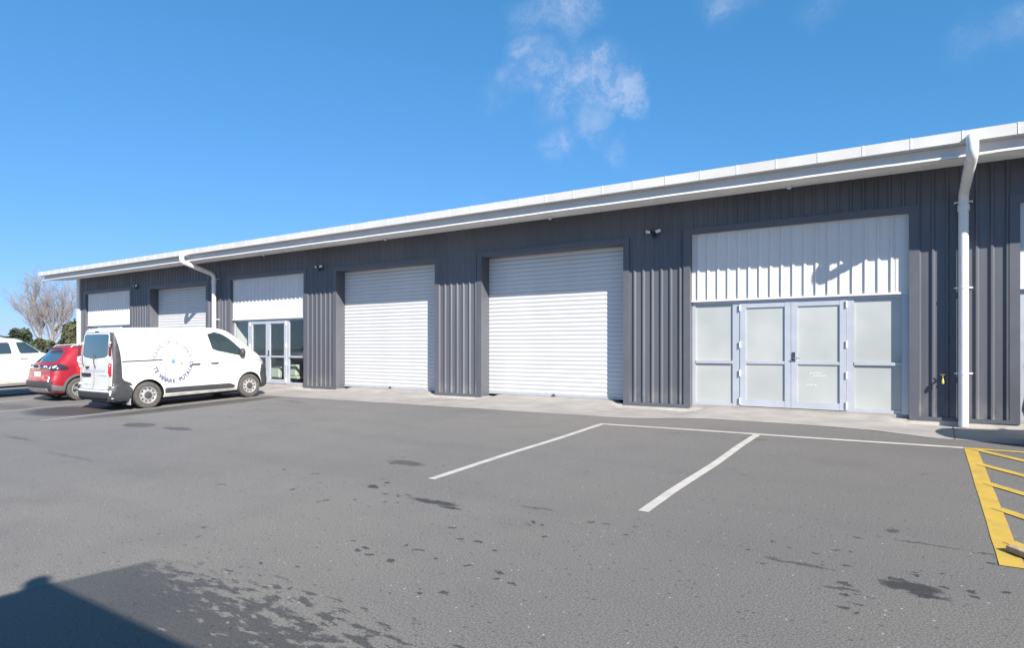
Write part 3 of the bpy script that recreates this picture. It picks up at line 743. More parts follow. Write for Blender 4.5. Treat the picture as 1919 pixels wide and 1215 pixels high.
def cut_arches(o, w_, ys, ra, zc, depth=0.30):
    """wheel openings cut into both flanks"""
    mb = MB()
    for s in (-1, 1):
        for y in ys:
            x0, x1 = sorted((s*(w_-depth), s*(w_+0.3)))
            k = len(mb.v); n = 28
            for a in (x0, x1): mb.v += [(a, y+ra*math.cos(2*math.pi*j/n), zc+ra*math.sin(2*math.pi*j/n)) for j in range(n)]
            for j in range(n): mb.f.append((k+j, k+n+j, k+n+(j+1) % n, k+(j+1) % n)[::-1]); mb.m.append(0)
            mb.f.append(tuple(k+j for j in range(n))[::-1]); mb.m.append(0); mb.f.append(tuple(k+n+j for j in range(n))); mb.m.append(0)
    c = mb.build('cutter', M['arch'])
    bm = bmesh.new(); bm.from_mesh(c.data); bmesh.ops.recalc_face_normals(bm, faces=bm.faces); bm.to_mesh(c.data); bm.free()
    par = o.parent; o.parent = None
    md = o.modifiers.new('b', 'BOOLEAN'); md.object = c; md.operation = 'DIFFERENCE'; md.solver = 'EXACT'; md.material_mode = 'TRANSFER'
    dg = bpy.context.evaluated_depsgraph_get(); dg.update()
    me = bpy.data.meshes.new_from_object(o.evaluated_get(dg), depsgraph=dg)
    o.modifiers.clear(); old = o.data; o.data = me; bpy.data.meshes.remove(old)
    bpy.data.objects.remove(c); o.parent = par
    me.polygons.foreach_set('use_smooth', [True]*len(me.polygons)); me.set_sharp_from_angle(angle=R(38))
def absorb(parent, mb, m):
    # fine lines belong to the body mesh itself
    o = [c for c in parent.children if c.name.startswith('body')][0]; me = o.data
    if m.name not in [x.name for x in me.materials if x]: me.materials.append(m)
    mi = [x.name for x in me.materials].index(m.name)
    bm = bmesh.new(); bm.from_mesh(me); vs = [bm.verts.new(v) for v in mb.v]
    for f in mb.f:
        fc = bm.faces.new([vs[i] for i in f]); fc.material_index = mi
    bm.to_mesh(me); bm.free()
def car_body(bd, name, m, parent, arches, w_, ra, zc):
    o = local(bd.mesh(), name, m, parent)
    bm = bmesh.new(); bm.from_mesh(o.data); bmesh.ops.recalc_face_normals(bm, faces=bm.faces); bm.to_mesh(o.data); bm.free()
    cut_arches(o, w_, arches, ra, zc)
    return o
def wheel(parent, x, y, r, s, style, width=0.17):
    """tyre, with the rim as its sub-part; s = +1 for the right flank"""
    mb = MB(); h = width/2; ri = r*0.64
    prof = [(ri, -h*.8), (r*.86, -h), (r*.96, -h*.86), (r, -h*.55), (r, h*.55), (r*.96, h*.86), (r*.86, h), (ri+.012, h*.92), (ri, h*.74), (ri*.95, h*.3)]
    mb.lathe([(a, s*b_) for a, b_ in prof], (x, y, r), 'X', 40)
    t_ = local(mb, 'wheel', M['tyre'], parent, 35)
    mb = MB(); f = s*h
    if style == 'steel':
        mb.lathe([(ri*1.0, f*.72), (ri*.97, f*.84), (ri*.90, f*.80), (ri*.82, f*.45), (ri*.70, f*.50), (ri*.56, f*.66), (ri*.42, f*.70)], (x, y, r), 'X', 36, 0)
        mb.lathe([(ri*.42, f*.70), (ri*.40, f*.90), (ri*.30, f*.98), (0.002, f*1.0)], (x, y, r), 'X', 24, 1)
        for k in range(10):
            a = 2*math.pi*k/10; c = (x+f*.53, y+ri*.73*math.cos(a), r+ri*.73*math.sin(a))
            mb.lathe([(0.002, s*.012), (0.018, s*.012), (0.022, 0.0)], c, 'X', 10, 1)
    else:
        mb.lathe([(ri*1.0, f*.72), (ri*.97, f*.88), (ri*.90, f*.86), (ri*.86, f*.30), (0.01, f*.20)], (x, y, r), 'X', 36, 1)
        mb.lathe([(ri*1.0, f*.73), (ri*.97, f*.89), (ri*.88, f*.87)], (x, y, r), 'X', 36, 0)
        mb.lathe([(ri*.26, f*.5), (ri*.24, f*.84), (ri*.1, f*.88), (0.002, f*.88)], (x, y, r), 'X', 18, 0)
        for k in range(5):
            for e in (-.17, .17):
                a = 2*math.pi*k/5+.3; d0 = a+e*1.7; d1 = a+e
                A = Vector((0, math.cos(d0), math.sin(d0)))*ri*.18; C_ = Vector((0, math.cos(d1), math.sin(d1)))*ri*.93
                nn = Vector((0, -math.sin(d1), math.cos(d1)))*ri*.065; o_ = Vector((x+f*.62, y, r)); u = Vector((f*.24, 0, 0))
                q = [o_+A-nn, o_+A+nn, o_+C_+nn, o_+C_-nn]
                mb.quad([p+u for p in q], 0); mb.quad([q[0], q[0]+u, q[3]+u, q[3]], 0); mb.quad([q[1], q[2], q[2]+u, q[1]+u], 0)
    local(mb, 'rim', [M['rim'], M['rim_dark']], t_, 35)
    return t_
def ybox(x0, x1, y0, y1, z0, z1, bev, name, m, parent):
    mb = MB(); mb.box(x0, x1, y0, y1, z0, z1); o = local(mb, name, m, parent)
    bm = bmesh.new(); bm.from_mesh(o.data); bmesh.ops.bevel(bm, geom=bm.edges[:], offset=bev, segments=2, affect='EDGES'); bm.to_mesh(o.data); bm.free()
    return o
def text_mesh(body, size):
    cu = bpy.data.curves.new('lettering', 'FONT'); cu.body = body; cu.size = size; cu.align_x = 'CENTER'; cu.resolution_u = 3; cu.offset = 0.006
    o = bpy.data.objects.new('lettering', cu); COL.objects.link(o)
    dg = bpy.context.evaluated_depsgraph_get(); dg.update()
    me = o.evaluated_get(dg).to_mesh()
    V_ = [tuple(v.co) for v in me.vertices]; F_ = [tuple(p.vertices) for p in me.polygons]
    o.evaluated_get(dg).to_mesh_clear(); bpy.data.objects.remove(o); bpy.data.curves.remove(cu)
    return V_, F_

# ---- the van
def make_van():
    Y0 = 6.73; L = 4.18; cx = -15.69
    yc = Y0+L/2
    V = empty('white_van', (cx, yc, g(yc)), 'white panel van with round blue lettering on its side, beside a red car', 'van', rot=(math.atan(SL), 0, 0))
    H = L/2
    #        z     yr     yf    w     br    Lr    bf    Lf    cr    cf
    keys = [(0.22, -H+.10, H-.06, .735, .10, .12, .34, .55, .02, .06),
            (0.30, -H+.02, H-.01, .775, .09, .12, .34, .55, .02, .06),
            (0.46, -H+.00, H+.00, .790, .08, .10, .34, .58, .02, .06),
            (0.52, -H+.05, H-.01, .790, .08, .10, .34, .60, .02, .06),
            (0.75, -H+.06, H-.05, .795, .08, .10, .32, .62, .02, .06),
            (0.95, -H+.065, H-.13, .795, .08, .10, .30, .60, .02, .07),
            (1.05, -H+.07, H-.19, .793, .08, .10, .27, .50, .02, .08),
            (1.12, -H+.075, H-.27, .788, .08, .10, .24, .46, .02, .08),
            (1.18, -H+.08, H-.36, .780, .08, .10, .21, .42, .02, .08),
            (1.30, -H+.09, H-.52, .766, .08, .10, .18, .38, .02, .08),
            (1.50, -H+.11, H-.80, .742, .08, .10, .16, .34, .02, .07),
            (1.66, -H+.13, H-1.02, .715, .08, .10, .15, .32, .02, .07),
            (1.74, -H+.145, H-1.14, .695, .08, .11, .15, .30, .02, .07),
            (1.80, -H+.165, H-1.28, .668, .09, .12, .15, .30, .02, .07),
            (1.84, -H+.195, H-1.52, .625, .10, .12, .15, .28, .02, .06),
            (1.862, -H+.24, H-1.95, .555, .10, .12, .15, .25, .02, .05)]
    bd = Body(keys); rw, fw = 7.57-Y0-H, 10.17-Y0-H; r_ = 0.308
    car_body(bd, 'body', M['van_white'], V, (rw, fw), .79, .36, r_+.005)
    for x, s in ((.705, 1), (-.705, -1)):
        wheel(V, x, rw, r_, s, 'steel'); wheel(V, x, fw, r_, s, 'steel')
    mb = MB(); mb.box(-.60, .60, -H+.25, H-.35, .16, .24); mb.box(-.62, .62, rw-.05, rw+.05, .24, .34); mb.box(-.62, .62, fw-.05, fw+.05, .24, .34); local(mb, 'underbody', M['arch'], V)
    for s in (1, -1):
        mb = MB(); side_patch(mb, bd, rnd([(2.44-H, 1.285), (2.33-H, 1.72), (2.56-H, 1.735), (2.76-H, 1.66), (2.97-H, 1.51), (3.30-H, 1.20), (3.27-H, 1.09)], .05), s, .004, 12, 10)
        o = local(mb, 'side_window', M['carglass'], V, 40)
        # door mirror
        mb = MB(); xm = bd.x(3.20-H, 1.18); mb.tube([(s*(xm-.02), 3.22-H, 1.15), (s*(xm+.05), 3.21-H, 1.17)], .03, 8)
        mb.tube([(s*(xm+.08), 3.18-H, 1.09), (s*(xm+.08), 3.19-H, 1.12), (s*(xm+.08), 3.21-H, 1.20), (s*(xm+.08), 3.20-H, 1.27), (s*(xm+.08), 3.19-H, 1.29)], [.03, .065, .075, .06, .03], 12)
        local(mb, 'door_mirror', M['dkgrey'], V, 50)
        # black rub strip along the sill and the pale sill below
        mb = MB(); side_patch(mb, bd, rnd([(1.22-H, .305), (1.22-H, .440), (2.85-H, .420), (3.02-H, .35), (2.98-H, .295)], .03), s, .016, 6, 20); local(mb, 'rub_strip', M['dkgrey'], V, 40)
        mb = MB(); side_patch(mb, bd, [(1.21-H, .225), (1.21-H, .290), (3.06-H, .280), (3.06-H, .225)], s, .006, 4, 20); local(mb, 'sill', M['grime'], V, 40)
        mb = MB(); mb_ = mb
        side_line(mb, bd, [(2.30-H, .33), (2.31-H, 1.30), (2.25-H, 1.70)], .014, s); side_line(mb, bd, [(1.24-H, .60), (1.22-H, 1.0), (1.22-H, 1.72)], .012, s)
        side_line(mb, bd, [(3.10-H, .62), (3.33-H, .80), (3.38-H, 1.10)], .008, s); side_line(mb, bd, [(3.38-H, 1.02), (3.75-H, .95)], .008, s)
        absorb(V, mb, M['seam'])
        if s == 1:
            mb = MB(); side_line(mb, bd, [(.29-H, 1.105), (1.18-H, 1.10)], .026, s, .008); local(mb, 'slide_rail', M['dkgrey'], V)
        for yy in (1.99, 2.47):
            mb = MB(); x_ = bd.x(yy-H, .955); rows = []
            mb.tube([(s*(x_-.01), yy-.10-H, .957), (s*(x_+.022), yy-.085-H, .957), (s*(x_+.028), yy-H, .955), (s*(x_+.022), yy+.085-H, .957), (s*(x_-.01), yy+.10-H, .957)], .014, 8)
            local(mb, 'door_handle', M['dkgrey'], V, 50)
        # tail lamp column and dark corner pillar
        mb = MB(); side_patch(mb, bd, [(.085-H, .56), (.145-H, 1.76), (.20-H, 1.76), (.275-H, 1.30), (.285-H, .70), (.50-H, .60), (.50-H, .56)], s, .005, 20, 8); local(mb, 'corner_pillar', M['dkgrey'], V, 40)
        mb = MB(); x_ = s*.735
        mb.tube([(x_, .075-H, .80), (x_, .055-H, .86), (x_+s*.005, .06-H, 1.02), (x_, .09-H, 1.06)], [.022, .034, .034, .022], 10, 0)
        mb.tube([(x_, .08-H, 1.07), (x_, .06-H, 1.11), (x_, .065-H, 1.19), (x_, .10-H, 1.22)], [.02, .031, .031, .02], 10, 1)
        mb.tube([(x_, .09-H, 1.23), (x_-s*.005, .075-H, 1.27), (x_-s*.01, .085-H, 1.46), (x_-s*.015, .13-H, 1.52)], [.02, .029, .026, .015], 10, 2)
        local(mb, 'tail_lamp', [M['redlens'], M['clearlens'], M['rearred']], V, 50)
        for zz in (.60, .995, 1.52):
            xx = bd.p(zz)['w']-.085
            ybox(s*xx-.03, s*xx+.03, bd.yend(xx, zz, False)-.03, bd.yend(xx, zz, False)+.02, zz-.03, zz+.03, .012, 'door_hinge', M['van_white'], V)
        # bumper ends, rising to the wheel arch
        mb = MB(); side_patch(mb, bd, [(.02-H, .221), (.02-H, .56), (.30-H, .64), (rw-.34, .50), (rw-.365, .221)], s, .010, 8, 10); local(mb, 'bumper_corner', M['dkgrey'], V, 40)
        mb = MB(); mb.box(s*.60, s*.77, rw-.40, rw-.385, .12, .32); local(mb, 'mud_flap', M['silver'], V)
        mb = MB(); side_patch(mb, bd, rnd([(H-.40, .225), (fw+.365, .36), (H-.42, .60), (H-.33, .86), (H-.10, .90), (H-.02, .70), (H-.03, .24)], .04), s, .014, 14, 14); local(mb, 'bumper_corner', M['dkgrey'], V, 40)
        mb = MB(); side_patch(mb, bd, rnd([(H-.40, .93), (H-.50, 1.03), (H-.30, 1.06), (H-.14, .93), (H-.13, .80), (H-.22, .80)], .03), s, .006, 10, 8); local(mb, 'headlight', M['clearlens'], V, 40)
    # rear doors
    mb = MB(); end_patch(mb, bd, [(-.79, .23), (-.79, .435), (.79, .435), (.79, .23)], False, .012, 6, 24); local(mb, 'rear_bumper', M['dkgrey'], V, 40)
    mb = MB(); end_patch(mb, bd, rnd([(-.585, 1.24), (-.56, 1.72), (.56, 1.72), (.585, 1.24), (.50, 1.21), (0, 1.165), (-.50, 1.21)], .05), False, .004, 14, 14); rwn = local(mb, 'rear_window', M['rearglass'], V, 40)
    mb = MB(); end_line(mb, bd, [(0, .48), (0, 1.80)], .012); end_line(mb, bd, [(-.655, .48), (-.63, 1.76), (.63, 1.76), (.655, .48)], .010); end_line(mb, bd, [(-.655, .49), (.655, .49)], .010); absorb(V, mb, M['seam'])
    for xx in (-.60, -.02):
        mb = MB(); yy = bd.yend(xx, 1.0, False)-.018
        mb.tube([(xx+.10, yy, 1.0), (xx+.05, yy-.004, 1.10), (xx+.02, yy+.012, 1.27)], [.013, .011, .008], 8); local(mb, 'wiper', M['dkgrey'], V, 50)
    yb = bd.yend(0.3, .8, False)
    o = ybox(-.57, -.15, yb-.03, yb+.03, .765, .845, .014, 'plate_light_bar', M['dark'], V)
    ybox(-.46, -.20, yb-.012, yb+.01, .60, .735, .004, 'number_plate', M['plate'], V)
    ybox(.12, .56, yb-.004, yb+.02, .790, .805, .002, 'door_crease', M['silver'], V)
    mb = MB(); ye_ = bd.yend(.3, 1.0, False)-.010
    mb.tube([(-.40, ye_, .995), (-.35, ye_-.004, .975), (-.31, ye_-.004, .972), (-.27, ye_-.004, .975), (-.22, ye_, .995)], [.008, .022, .028, .022, .008], 8); local(mb, 'emblem', M['dkgrey'], V, 50)
    ybox(.045, .075, ye_-.002, ye_+.02, .94, .99, .004, 'door_lock', M['dkgrey'], V)
    yt = bd.yend(0, 1.785, False); ybox(-.09, .09, yt-.012, yt+.05, 1.765, 1.79, .006, 'brake_light', M['dark'], V)
    # windscreen, front bumper, grille
    mb = MB(); end_patch(mb, bd, rnd([(-.60, 1.20), (-.52, 1.70), (.52, 1.70), (.60, 1.20)], .05), True, .004, 14, 16); local(mb, 'windscreen', M['carglass'], V, 40)
    mb = MB(); end_patch(mb, bd, [(-.70, .24), (-.70, .64), (.70, .64), (.70, .24)], True, .018, 8, 24); local(mb, 'front_bumper', M['dkgrey'], V, 40)
    mb = MB(); end_patch(mb, bd, rnd([(-.40, .66), (-.40, .80), (.40, .80), (.40, .66)], .03), True, .006, 6, 14); local(mb, 'grille', M['dark'], V, 40)
    # round lettering on the right flank
    cy, cz, rx, rz = 1.43-H, 1.05, .44, .46
    def arc(textstr, a0, a1, size, m, inward):      # each word of the ring is a part
        n = len(textstr); em = MB()
        for i, ch in enumerate(textstr+' '):
            if ch == ' ':
                local(em, 'lettering', m, V); em = MB(); continue
            V_, F_ = text_mesh(ch, size); a = R(a0+(a1-a0)*i/(n-1))
            k = len(em.v); rot = a-math.pi/2 if not inward else a+math.pi/2
            for (u, v_, _) in V_:
                v2 = v_-(size*.35); u2, w2 = u*math.cos(rot)-v2*math.sin(rot), u*math.sin(rot)+v2*math.cos(rot)
                yy, zz = cy+rx*math.cos(a)+u2, cz+rz*math.sin(a)+w2
                em.v.append((bd.x(yy, zz)+.0045, yy, zz))
            for f in F_: em.f.append(tuple(k+j for j in f)); em.m.append(0)
    arc('HOUSE OF SCIENCE', 168, 14, .125, M['palegrey'], False)
    arc('TE WHARE PUTAIAO', 198, 352, .128, M['navy'], True)
    for (dy, dz, r, m) in ((0, 0, .048, 'blue'), (.20, -.06, .025, 'blue'), (-.06, .23, .026, 'teal'), (-.18, -.17, .028, 'teal'), (-.02, .30, .022, 'palelogo'), (-.26, -.16, .03, 'palelogo'), (.23, -.14, .022, 'palelogo'), (0, -.30, .018, 'palelogo'), (-.26, .14, .02, 'palelogo')):
        n = 14; c = (cy+dy, cz+dz); em = MB()
        for j in range(n):
            yy, zz = c[0]+r*math.cos(2*math.pi*j/n), c[1]+r*math.sin(2*math.pi*j/n); em.v.append((bd.x(yy, zz)+.0045, yy, zz))
        em.f.append(tuple(range(n))); em.m.append(0); local(em, 'logo_dot', M[m], V)
    # address line across the rear doors
    V_, F_ = text_mesh('www.houseofscience.nz', .095); mb = MB()
    for (u, v_, _) in V_: mb.v.append((u*1.08, bd.yend(u*1.08, .885+v_, False)-.0045, .885+v_))
    mb.f = F_; mb.m = [0]*len(F_); local(mb, 'lettering', M['lilac'], V)
    return V
M['rearred'] = mat('dark_red_lens', (0.12, 0.012, 0.016), 0.15, 0, coat=1)
M['rearglass'] = mat('sky_blue_glass', (0.05, 0.085, 0.11), 0.04, 0.0, spec=0.9, coat=1.0)  # blue of the reflected sky is put into the base colour
M['palelogo'] = mat('pale_teal_vinyl', (0.58, 0.66, 0.66), 0.4)
van = make_van()

# ---- the red hatch-back crossover
def make_suv(name, X, Yr, paint_m, label, group=None, rot=0.0, loc=None):
    L = 3.72; H = L/2; yc = Yr+H
    V = empty(name, (X, yc, g(yc)) if loc is None else loc, label, 'car', group, rot=(math.atan(SL) if loc is None else 0, 0, rot))
    keys = [(0.22, -H+.16, H-.10, .70, .14, .20, .30, .40, .03, .08),
            (0.30, -H+.08, H-.03, .755, .14, .20, .32, .42, .03, .08),
            (0.42, -H+.02, H+.00, .775, .14, .22, .32, .45, .04, .08),
            (0.55, -H+.03, H-.02, .785, .14, .22, .30, .48, .04, .08),
            (0.72, -H+.08, H-.05, .785, .15, .22, .28, .50, .04, .08),
            (0.86, -H+.09, H-.22, .775, .15, .22, .26, .50, .05, .09),
            (0.94, -H+.13, H-.55, .765, .16, .24, .22, .50, .06, .10),
            (0.99, -H+.17, H-.92, .750, .16, .25, .20, .45, .07, .10),
            (1.10, -H+.28, H-1.12, .715, .15, .26, .18, .45, .07, .10),
            (1.25, -H+.43, H-1.42, .665, .15, .26, .17, .42, .07, .10),
            (1.35, -H+.52, H-1.65, .625, .15, .26, .17, .40, .06, .09),
            (1.40, -H+.54, H-1.85, .580, .15, .26, .16, .36, .06, .08),
            (1.425, -H+.62, H-2.10, .500, .15, .26, .15, .30, .05, .07)]
    bd = Body(keys); rw, fw = -H+.74, H-.70; r_ = .30
    car_body(bd, 'body', paint_m, V, (rw, fw), .775, .345, r_+.01)
    for x, s in ((.69, 1), (-.69, -1)):
        wheel(V, x, rw, r_, s, 'alloy'); wheel(V, x, fw, r_, s, 'alloy')
    mb = MB(); mb.box(-.58, .58, -H+.25, H-.3, .15, .23); mb.box(-.6, .6, rw-.05, rw+.05, .23, .32); local(mb, 'underbody', M['arch'], V)
    for s in (1, -1):
        mb = MB(); side_patch(mb, bd, rnd([(-H+.86, 1.05), (-H+.98, 1.30), (-H+1.38, 1.345), (-H+1.35, 1.02)], .05), s, .004, 8, 8); side_patch(mb, bd, rnd([(-H+1.40, 1.02), (-H+1.43, 1.345), (-H+1.95, 1.345), (-H+2.42, 1.02)], .04), s, .004, 8, 10)
        local(mb, 'side_window', M['carglass'], V, 40)
        # grey wheel-arch and sill cladding
        mb = MB()
        for yw in (rw, fw):
            rows = []
            for k in range(19):
                a = R(-8+196*k/18)
                row = []
                for q in (.342, .375, .405):
                    yy, zz = yw+q*math.cos(a), r_+.01+q*math.sin(a)
                    yy = max(-H+.06, min(H-.06, yy)); row.append((s*(bd.x(yy, max(.24, zz))+.012), yy, zz))
                rows.append(row)
            mb.grid(rows, 0, s > 0)
        side_patch(mb, bd, [(rw+.37, .23), (rw+.38, .38), (fw-.38, .38), (fw-.37, .23)], s, .012, 5, 16)
        side_patch(mb, bd, [(-H+.13, .25), (-H+.10, .46), (rw-.36, .40), (rw-.345, .27)], s, .012, 6, 8)
        local(mb, 'arch_cladding', M['clad_plastic'], V, 40)
        # tail lamps
        mb = MB(); side_patch(mb, bd, rnd([(-H+.12, .80), (-H+.16, .98), (-H+.34, .985), (-H+.52, .86), (-H+.40, .81)], .03), s, .010, 8, 8); end_patch(mb, bd, rnd([(s*.50, .83), (s*.47, .96), (s*.74, .975), (s*.76, .80)], .02), False, .008, 6, 8)
        tl = local(mb, 'tail_lamp', M['darklens'], V, 40)
        mb = MB(); end_patch(mb, bd, rnd([(s*.56, .86), (s*.56, .95), (s*.63, .955), (s*.63, .86)], .02), False, .014, 5, 5); end_patch(mb, bd, rnd([(s*.67, .88), (s*.67, .95), (s*.725, .955), (s*.725, .88)], .02), False, .014, 5, 5); local(mb, 'reversing_lens', M['clearlens'], tl, 40)
        mb = MB(); side_line(mb, bd, [(-H+.98, .40), (-H+1.0, 1.02)], .008, s); side_line(mb, bd, [(-H+1.40, .40), (-H+1.40, 1.02)], .008, s); side_line(mb, bd, [(-H+2.36, .40), (-H+2.44, 1.0)], .008, s); absorb(V, mb, M['seam'])
        for yy in (-H+1.16, -H+1.62):
            xx = bd.x(yy, .86); ybox(min(s*(xx-.01), s*(xx+.03)), max(s*(xx-.01), s*(xx+.03)), yy-.08, yy+.08, .855, .88, .008, 'door_handle', paint_m, V)
        mb = MB(); mb.tube([(s*.52, -H+.66, 1.40), (s*.53, -H+.72, 1.452), (s*.535, -H+1.6, 1.47), (s*.52, -H+1.85, 1.43)], .016, 8); local(mb, 'roof_rail', M['silver'], V, 50)
        mb = MB(); xm = bd.x(-H+2.3, 1.02); mb.tube([(s*(xm-.02), -H+2.32, 1.03), (s*(xm+.05), -H+2.31, 1.05), (s*(xm+.10), -H+2.29, 1.06), (s*(xm+.16), -H+2.28, 1.055)], [.02, .05, .065, .03], 10); local(mb, 'door_mirror', paint_m, V, 50)
        mb = MB(); side_patch(mb, bd, rnd([(H-.52, .72), (H-.60, .84), (H-.35, .80), (H-.14, .70), (H-.2, .66)], .03), s, .008, 6, 8); local(mb, 'headlight', M['clearlens'], V, 40)
    mb = MB(); end_patch(mb, bd, rnd([(-.60, 1.03), (-.49, 1.31), (.49, 1.31), (.60, 1.03)], .05), False, .004, 10, 14); local(mb, 'rear_window', M['rearglass'], V, 40)
    mb = MB(); mb.tube([(-.48, -H+.46, 1.375), (-.2, -H+.42, 1.388), (.2, -H+.42, 1.388), (.48, -H+.46, 1.375)], .03, 8); local(mb, 'roof_spoiler', M['dkgrey'], V, 50)
    mb = MB(); end_patch(mb, bd, [(-.49, .86), (-.48, .955), (.48, .955), (.49, .86)], False, .012, 4, 16); local(mb, 'tailgate_bar', M['darklens'], V, 40)
    for xx in (.33, .42): ybox(xx-.03, xx+.03, bd.yend(xx, .91, False)-.022, bd.yend(xx, .91, False), .875, .945, .01, 'reversing_lens', M['clearlens'], V)
    mb = MB(); end_patch(mb, bd, [(-.74, .31), (-.74, .545), (.74, .545), (.74, .31)], False, .016, 6, 20); local(mb, 'rear_bumper', M['dkgrey'], V, 40)
    mb = MB(); end_patch(mb, bd, rnd([(-.54, .255), (-.60, .365), (.60, .365), (.54, .255)], .02), False, .030, 5, 16); local(mb, 'skid_plate', M['silver'], V, 40)
    yb = bd.yend(0, .73, False); ybox(-.17, .17, yb-.018, yb+.02, .655, .785, .005, 'number_plate', M['plate'], V)
    mb = MB()
    for zz in (.43, .50): mb.lathe([(.002, -.012), (.03, -.010), (.036, .004)], (.66, bd.yend(.66, zz+.13, False)-.012, zz+.13), 'Y', 12)
    local(mb, 'reflector', M['clearlens'], V, 40)
    mb = MB(); end_patch(mb, bd, rnd([(-.58, 1.01), (-.47, 1.33), (.47, 1.33), (.58, 1.01)], .05), True, .004, 10, 14); local(mb, 'windscreen', M['carglass'], V, 40)
    mb = MB(); end_patch(mb, bd, rnd([(-.5, .40), (-.5, .66), (.5, .66), (.5, .40)], .04), True, .008, 6, 14); local(mb, 'grille', M['dark'], V, 40)
    return V
M['darklens'] = mat('smoked_lens', (0.03, 0.028, 0.04), 0.12, 0, coat=1)
red = make_suv('red_car', -19.43, 6.98, M['red'], 'dusty red crossover car with grey bumper, partly hidden behind the white van')

# ---- the white four-wheel drive at the left edge
def make_wagon():
    X, Yr, L = -22.2, 5.0, 4.25; H = L/2; yc = Yr+H
    V = empty('white_wagon', (X, yc, g(yc)), 'white four-wheel-drive wagon cut off at the left edge behind the red car', 'car', rot=(math.atan(SL), 0, 0))
    keys = [(0.34, -H+.14, H-.14, .72, .12, .2, .28, .4, .03, .08),
            (0.42, -H+.03, H-.03, .785, .12, .2, .3, .42, .03, .08),
            (0.60, -H+.00, H+.00, .80, .12, .2, .3, .45, .03, .08),
            (0.90, -H+.04, H-.03, .80, .12, .2, .28, .48, .03, .08),
            (1.08, -H+.07, H-.20, .79, .12, .2, .24, .48, .03, .09),
            (1.16, -H+.09, H-.75, .78, .12, .2, .2, .45, .04, .10),
            (1.21, -H+.10, H-1.08, .768, .12, .2, .18, .42, .04, .10),
            (1.40, -H+.16, H-1.36, .720, .12, .2, .17, .4, .04, .10),
            (1.58, -H+.24, H-1.62, .670, .12, .2, .16, .36, .04, .09),
            (1.66, -H+.30, H-1.80, .625, .12, .2, .15, .32, .04, .08),
            (1.70, -H+.42, H-2.10, .54, .12, .2, .15, .28, .04, .07)]
    bd = Body(keys); rw, fw = -H+.85, H-.78; r_ = .36
    car_body(bd, 'body', M['car_white'], V, (rw, fw), .79, .42, r_+.03)
    for x, s in ((.70, 1), (-.70, -1)): wheel(V, x, rw, r_, s, 'alloy', .2); wheel(V, x, fw, r_, s, 'alloy', .2)
    mb = MB(); mb.box(-.6, .6, -H+.3, H-.4, .28, .36); mb.box(-.62, .62, rw-.06, rw+.06, .3, .42); mb.box(-.62, .62, fw-.06, fw+.06, .3, .42); local(mb, 'underbody', M['arch'], V)
    for s in (1, -1):
        for poly in ([(1.50-H, 1.28), (1.42-H, 1.56), (2.15-H, 1.56), (2.20-H, 1.235), (1.62-H, 1.235)], [(2.38-H, 1.235), (2.31-H, 1.56), (2.62-H, 1.56), (3.05-H, 1.235)], [(.55-H, 1.28), (.62-H, 1.55), (1.26-H, 1.56), (1.30-H, 1.28)]):
            mb = MB(); side_patch(mb, bd, rnd(poly, .03), s, .004, 8, 8); local(mb, 'side_window', M['carglass'], V, 40)
        mb = MB(); side_patch(mb, bd, [(rw+.46, .40), (rw+.47, .52), (fw-.47, .52), (fw-.46, .40)], s, .010, 5, 14); local(mb, 'sill', M['grime'], V, 40)
        mb = MB(); side_line(mb, bd, [(2.27-H, .5), (2.28-H, 1.2)], .008, s); side_line(mb, bd, [(1.40-H, .95), (1.45-H, 1.25)], .008, s); side_line(mb, bd, [(3.1-H, .5), (3.14-H, 1.18)], .008, s); absorb(V, mb, M['seam'])
        for yy in (1.62, 2.46):
            xx = bd.x(yy-H, 1.08); ybox(min(s*(xx-.01), s*(xx+.03)), max(s*(xx-.01), s*(xx+.03)), yy-H-.09, yy-H+.09, 1.085, 1.11, .008, 'door_handle', M['silver'], V)
        mb = MB(); mb.tube([(s*.56, .50-H, 1.67), (s*.575, .6-H, 1.735), (s*.58, 2.0-H, 1.745), (s*.56, 2.25-H, 1.66)], .018, 8); local(mb, 'roof_rail', M['dkgrey'], V, 50)
        mb = MB(); side_patch(mb, bd, rnd([(H-.50, .90), (H-.50, 1.06), (H-.18, 1.02), (H-.10, .88)], .03), s, .008, 6, 8); local(mb, 'headlight', M['clearlens'], V, 40)
        mb = MB(); side_patch(mb, bd, rnd([(.06-H, .80), (.08-H, 1.08), (.22-H, 1.08), (.22-H, .80)], .02), s, .008, 6, 6); local(mb, 'tail_lamp', M['redlens'], V, 40)
    mb = MB(); end_patch(mb, bd, rnd([(-.6, 1.24), (-.5, 1.58), (.5, 1.58), (.6, 1.24)], .05), True, .004, 10, 14); local(mb, 'windscreen', M['carglass'], V, 40)
    mb = MB(); end_patch(mb, bd, rnd([(-.6, 1.2), (-.52, 1.56), (.52, 1.56), (.6, 1.2)], .05), False, .004, 10, 14); local(mb, 'rear_window', M['carglass'], V, 40)
    mb = MB(); end_patch(mb, bd, [(-.7, .44), (-.7, .64), (.7, .64), (.7, .44)], False, .02, 5, 14); local(mb, 'rear_bumper', M['dkgrey'], V, 40)
    mb = MB(); end_patch(mb, bd, rnd([(-.5, .80), (-.5, 1.0), (.5, 1.0), (.5, .80)], .03), True, .008, 6, 14); local(mb, 'grille', M['dark'], V, 40)
    return V
make_wagon()
# unseen dark car added out of frame on the right to cast the apron shadow
M['dark_paint'] = mat('charcoal_car_paint', (0.05, 0.055, 0.06), 0.3, 0.3, coat=1.0)
make_suv('shadow_car', 0, 0, M['dark_paint'], 'charcoal car added out of frame right of the hatching to cast the apron shadow', loc=(2.96, 10.95, g(10.95)), rot=R(90))

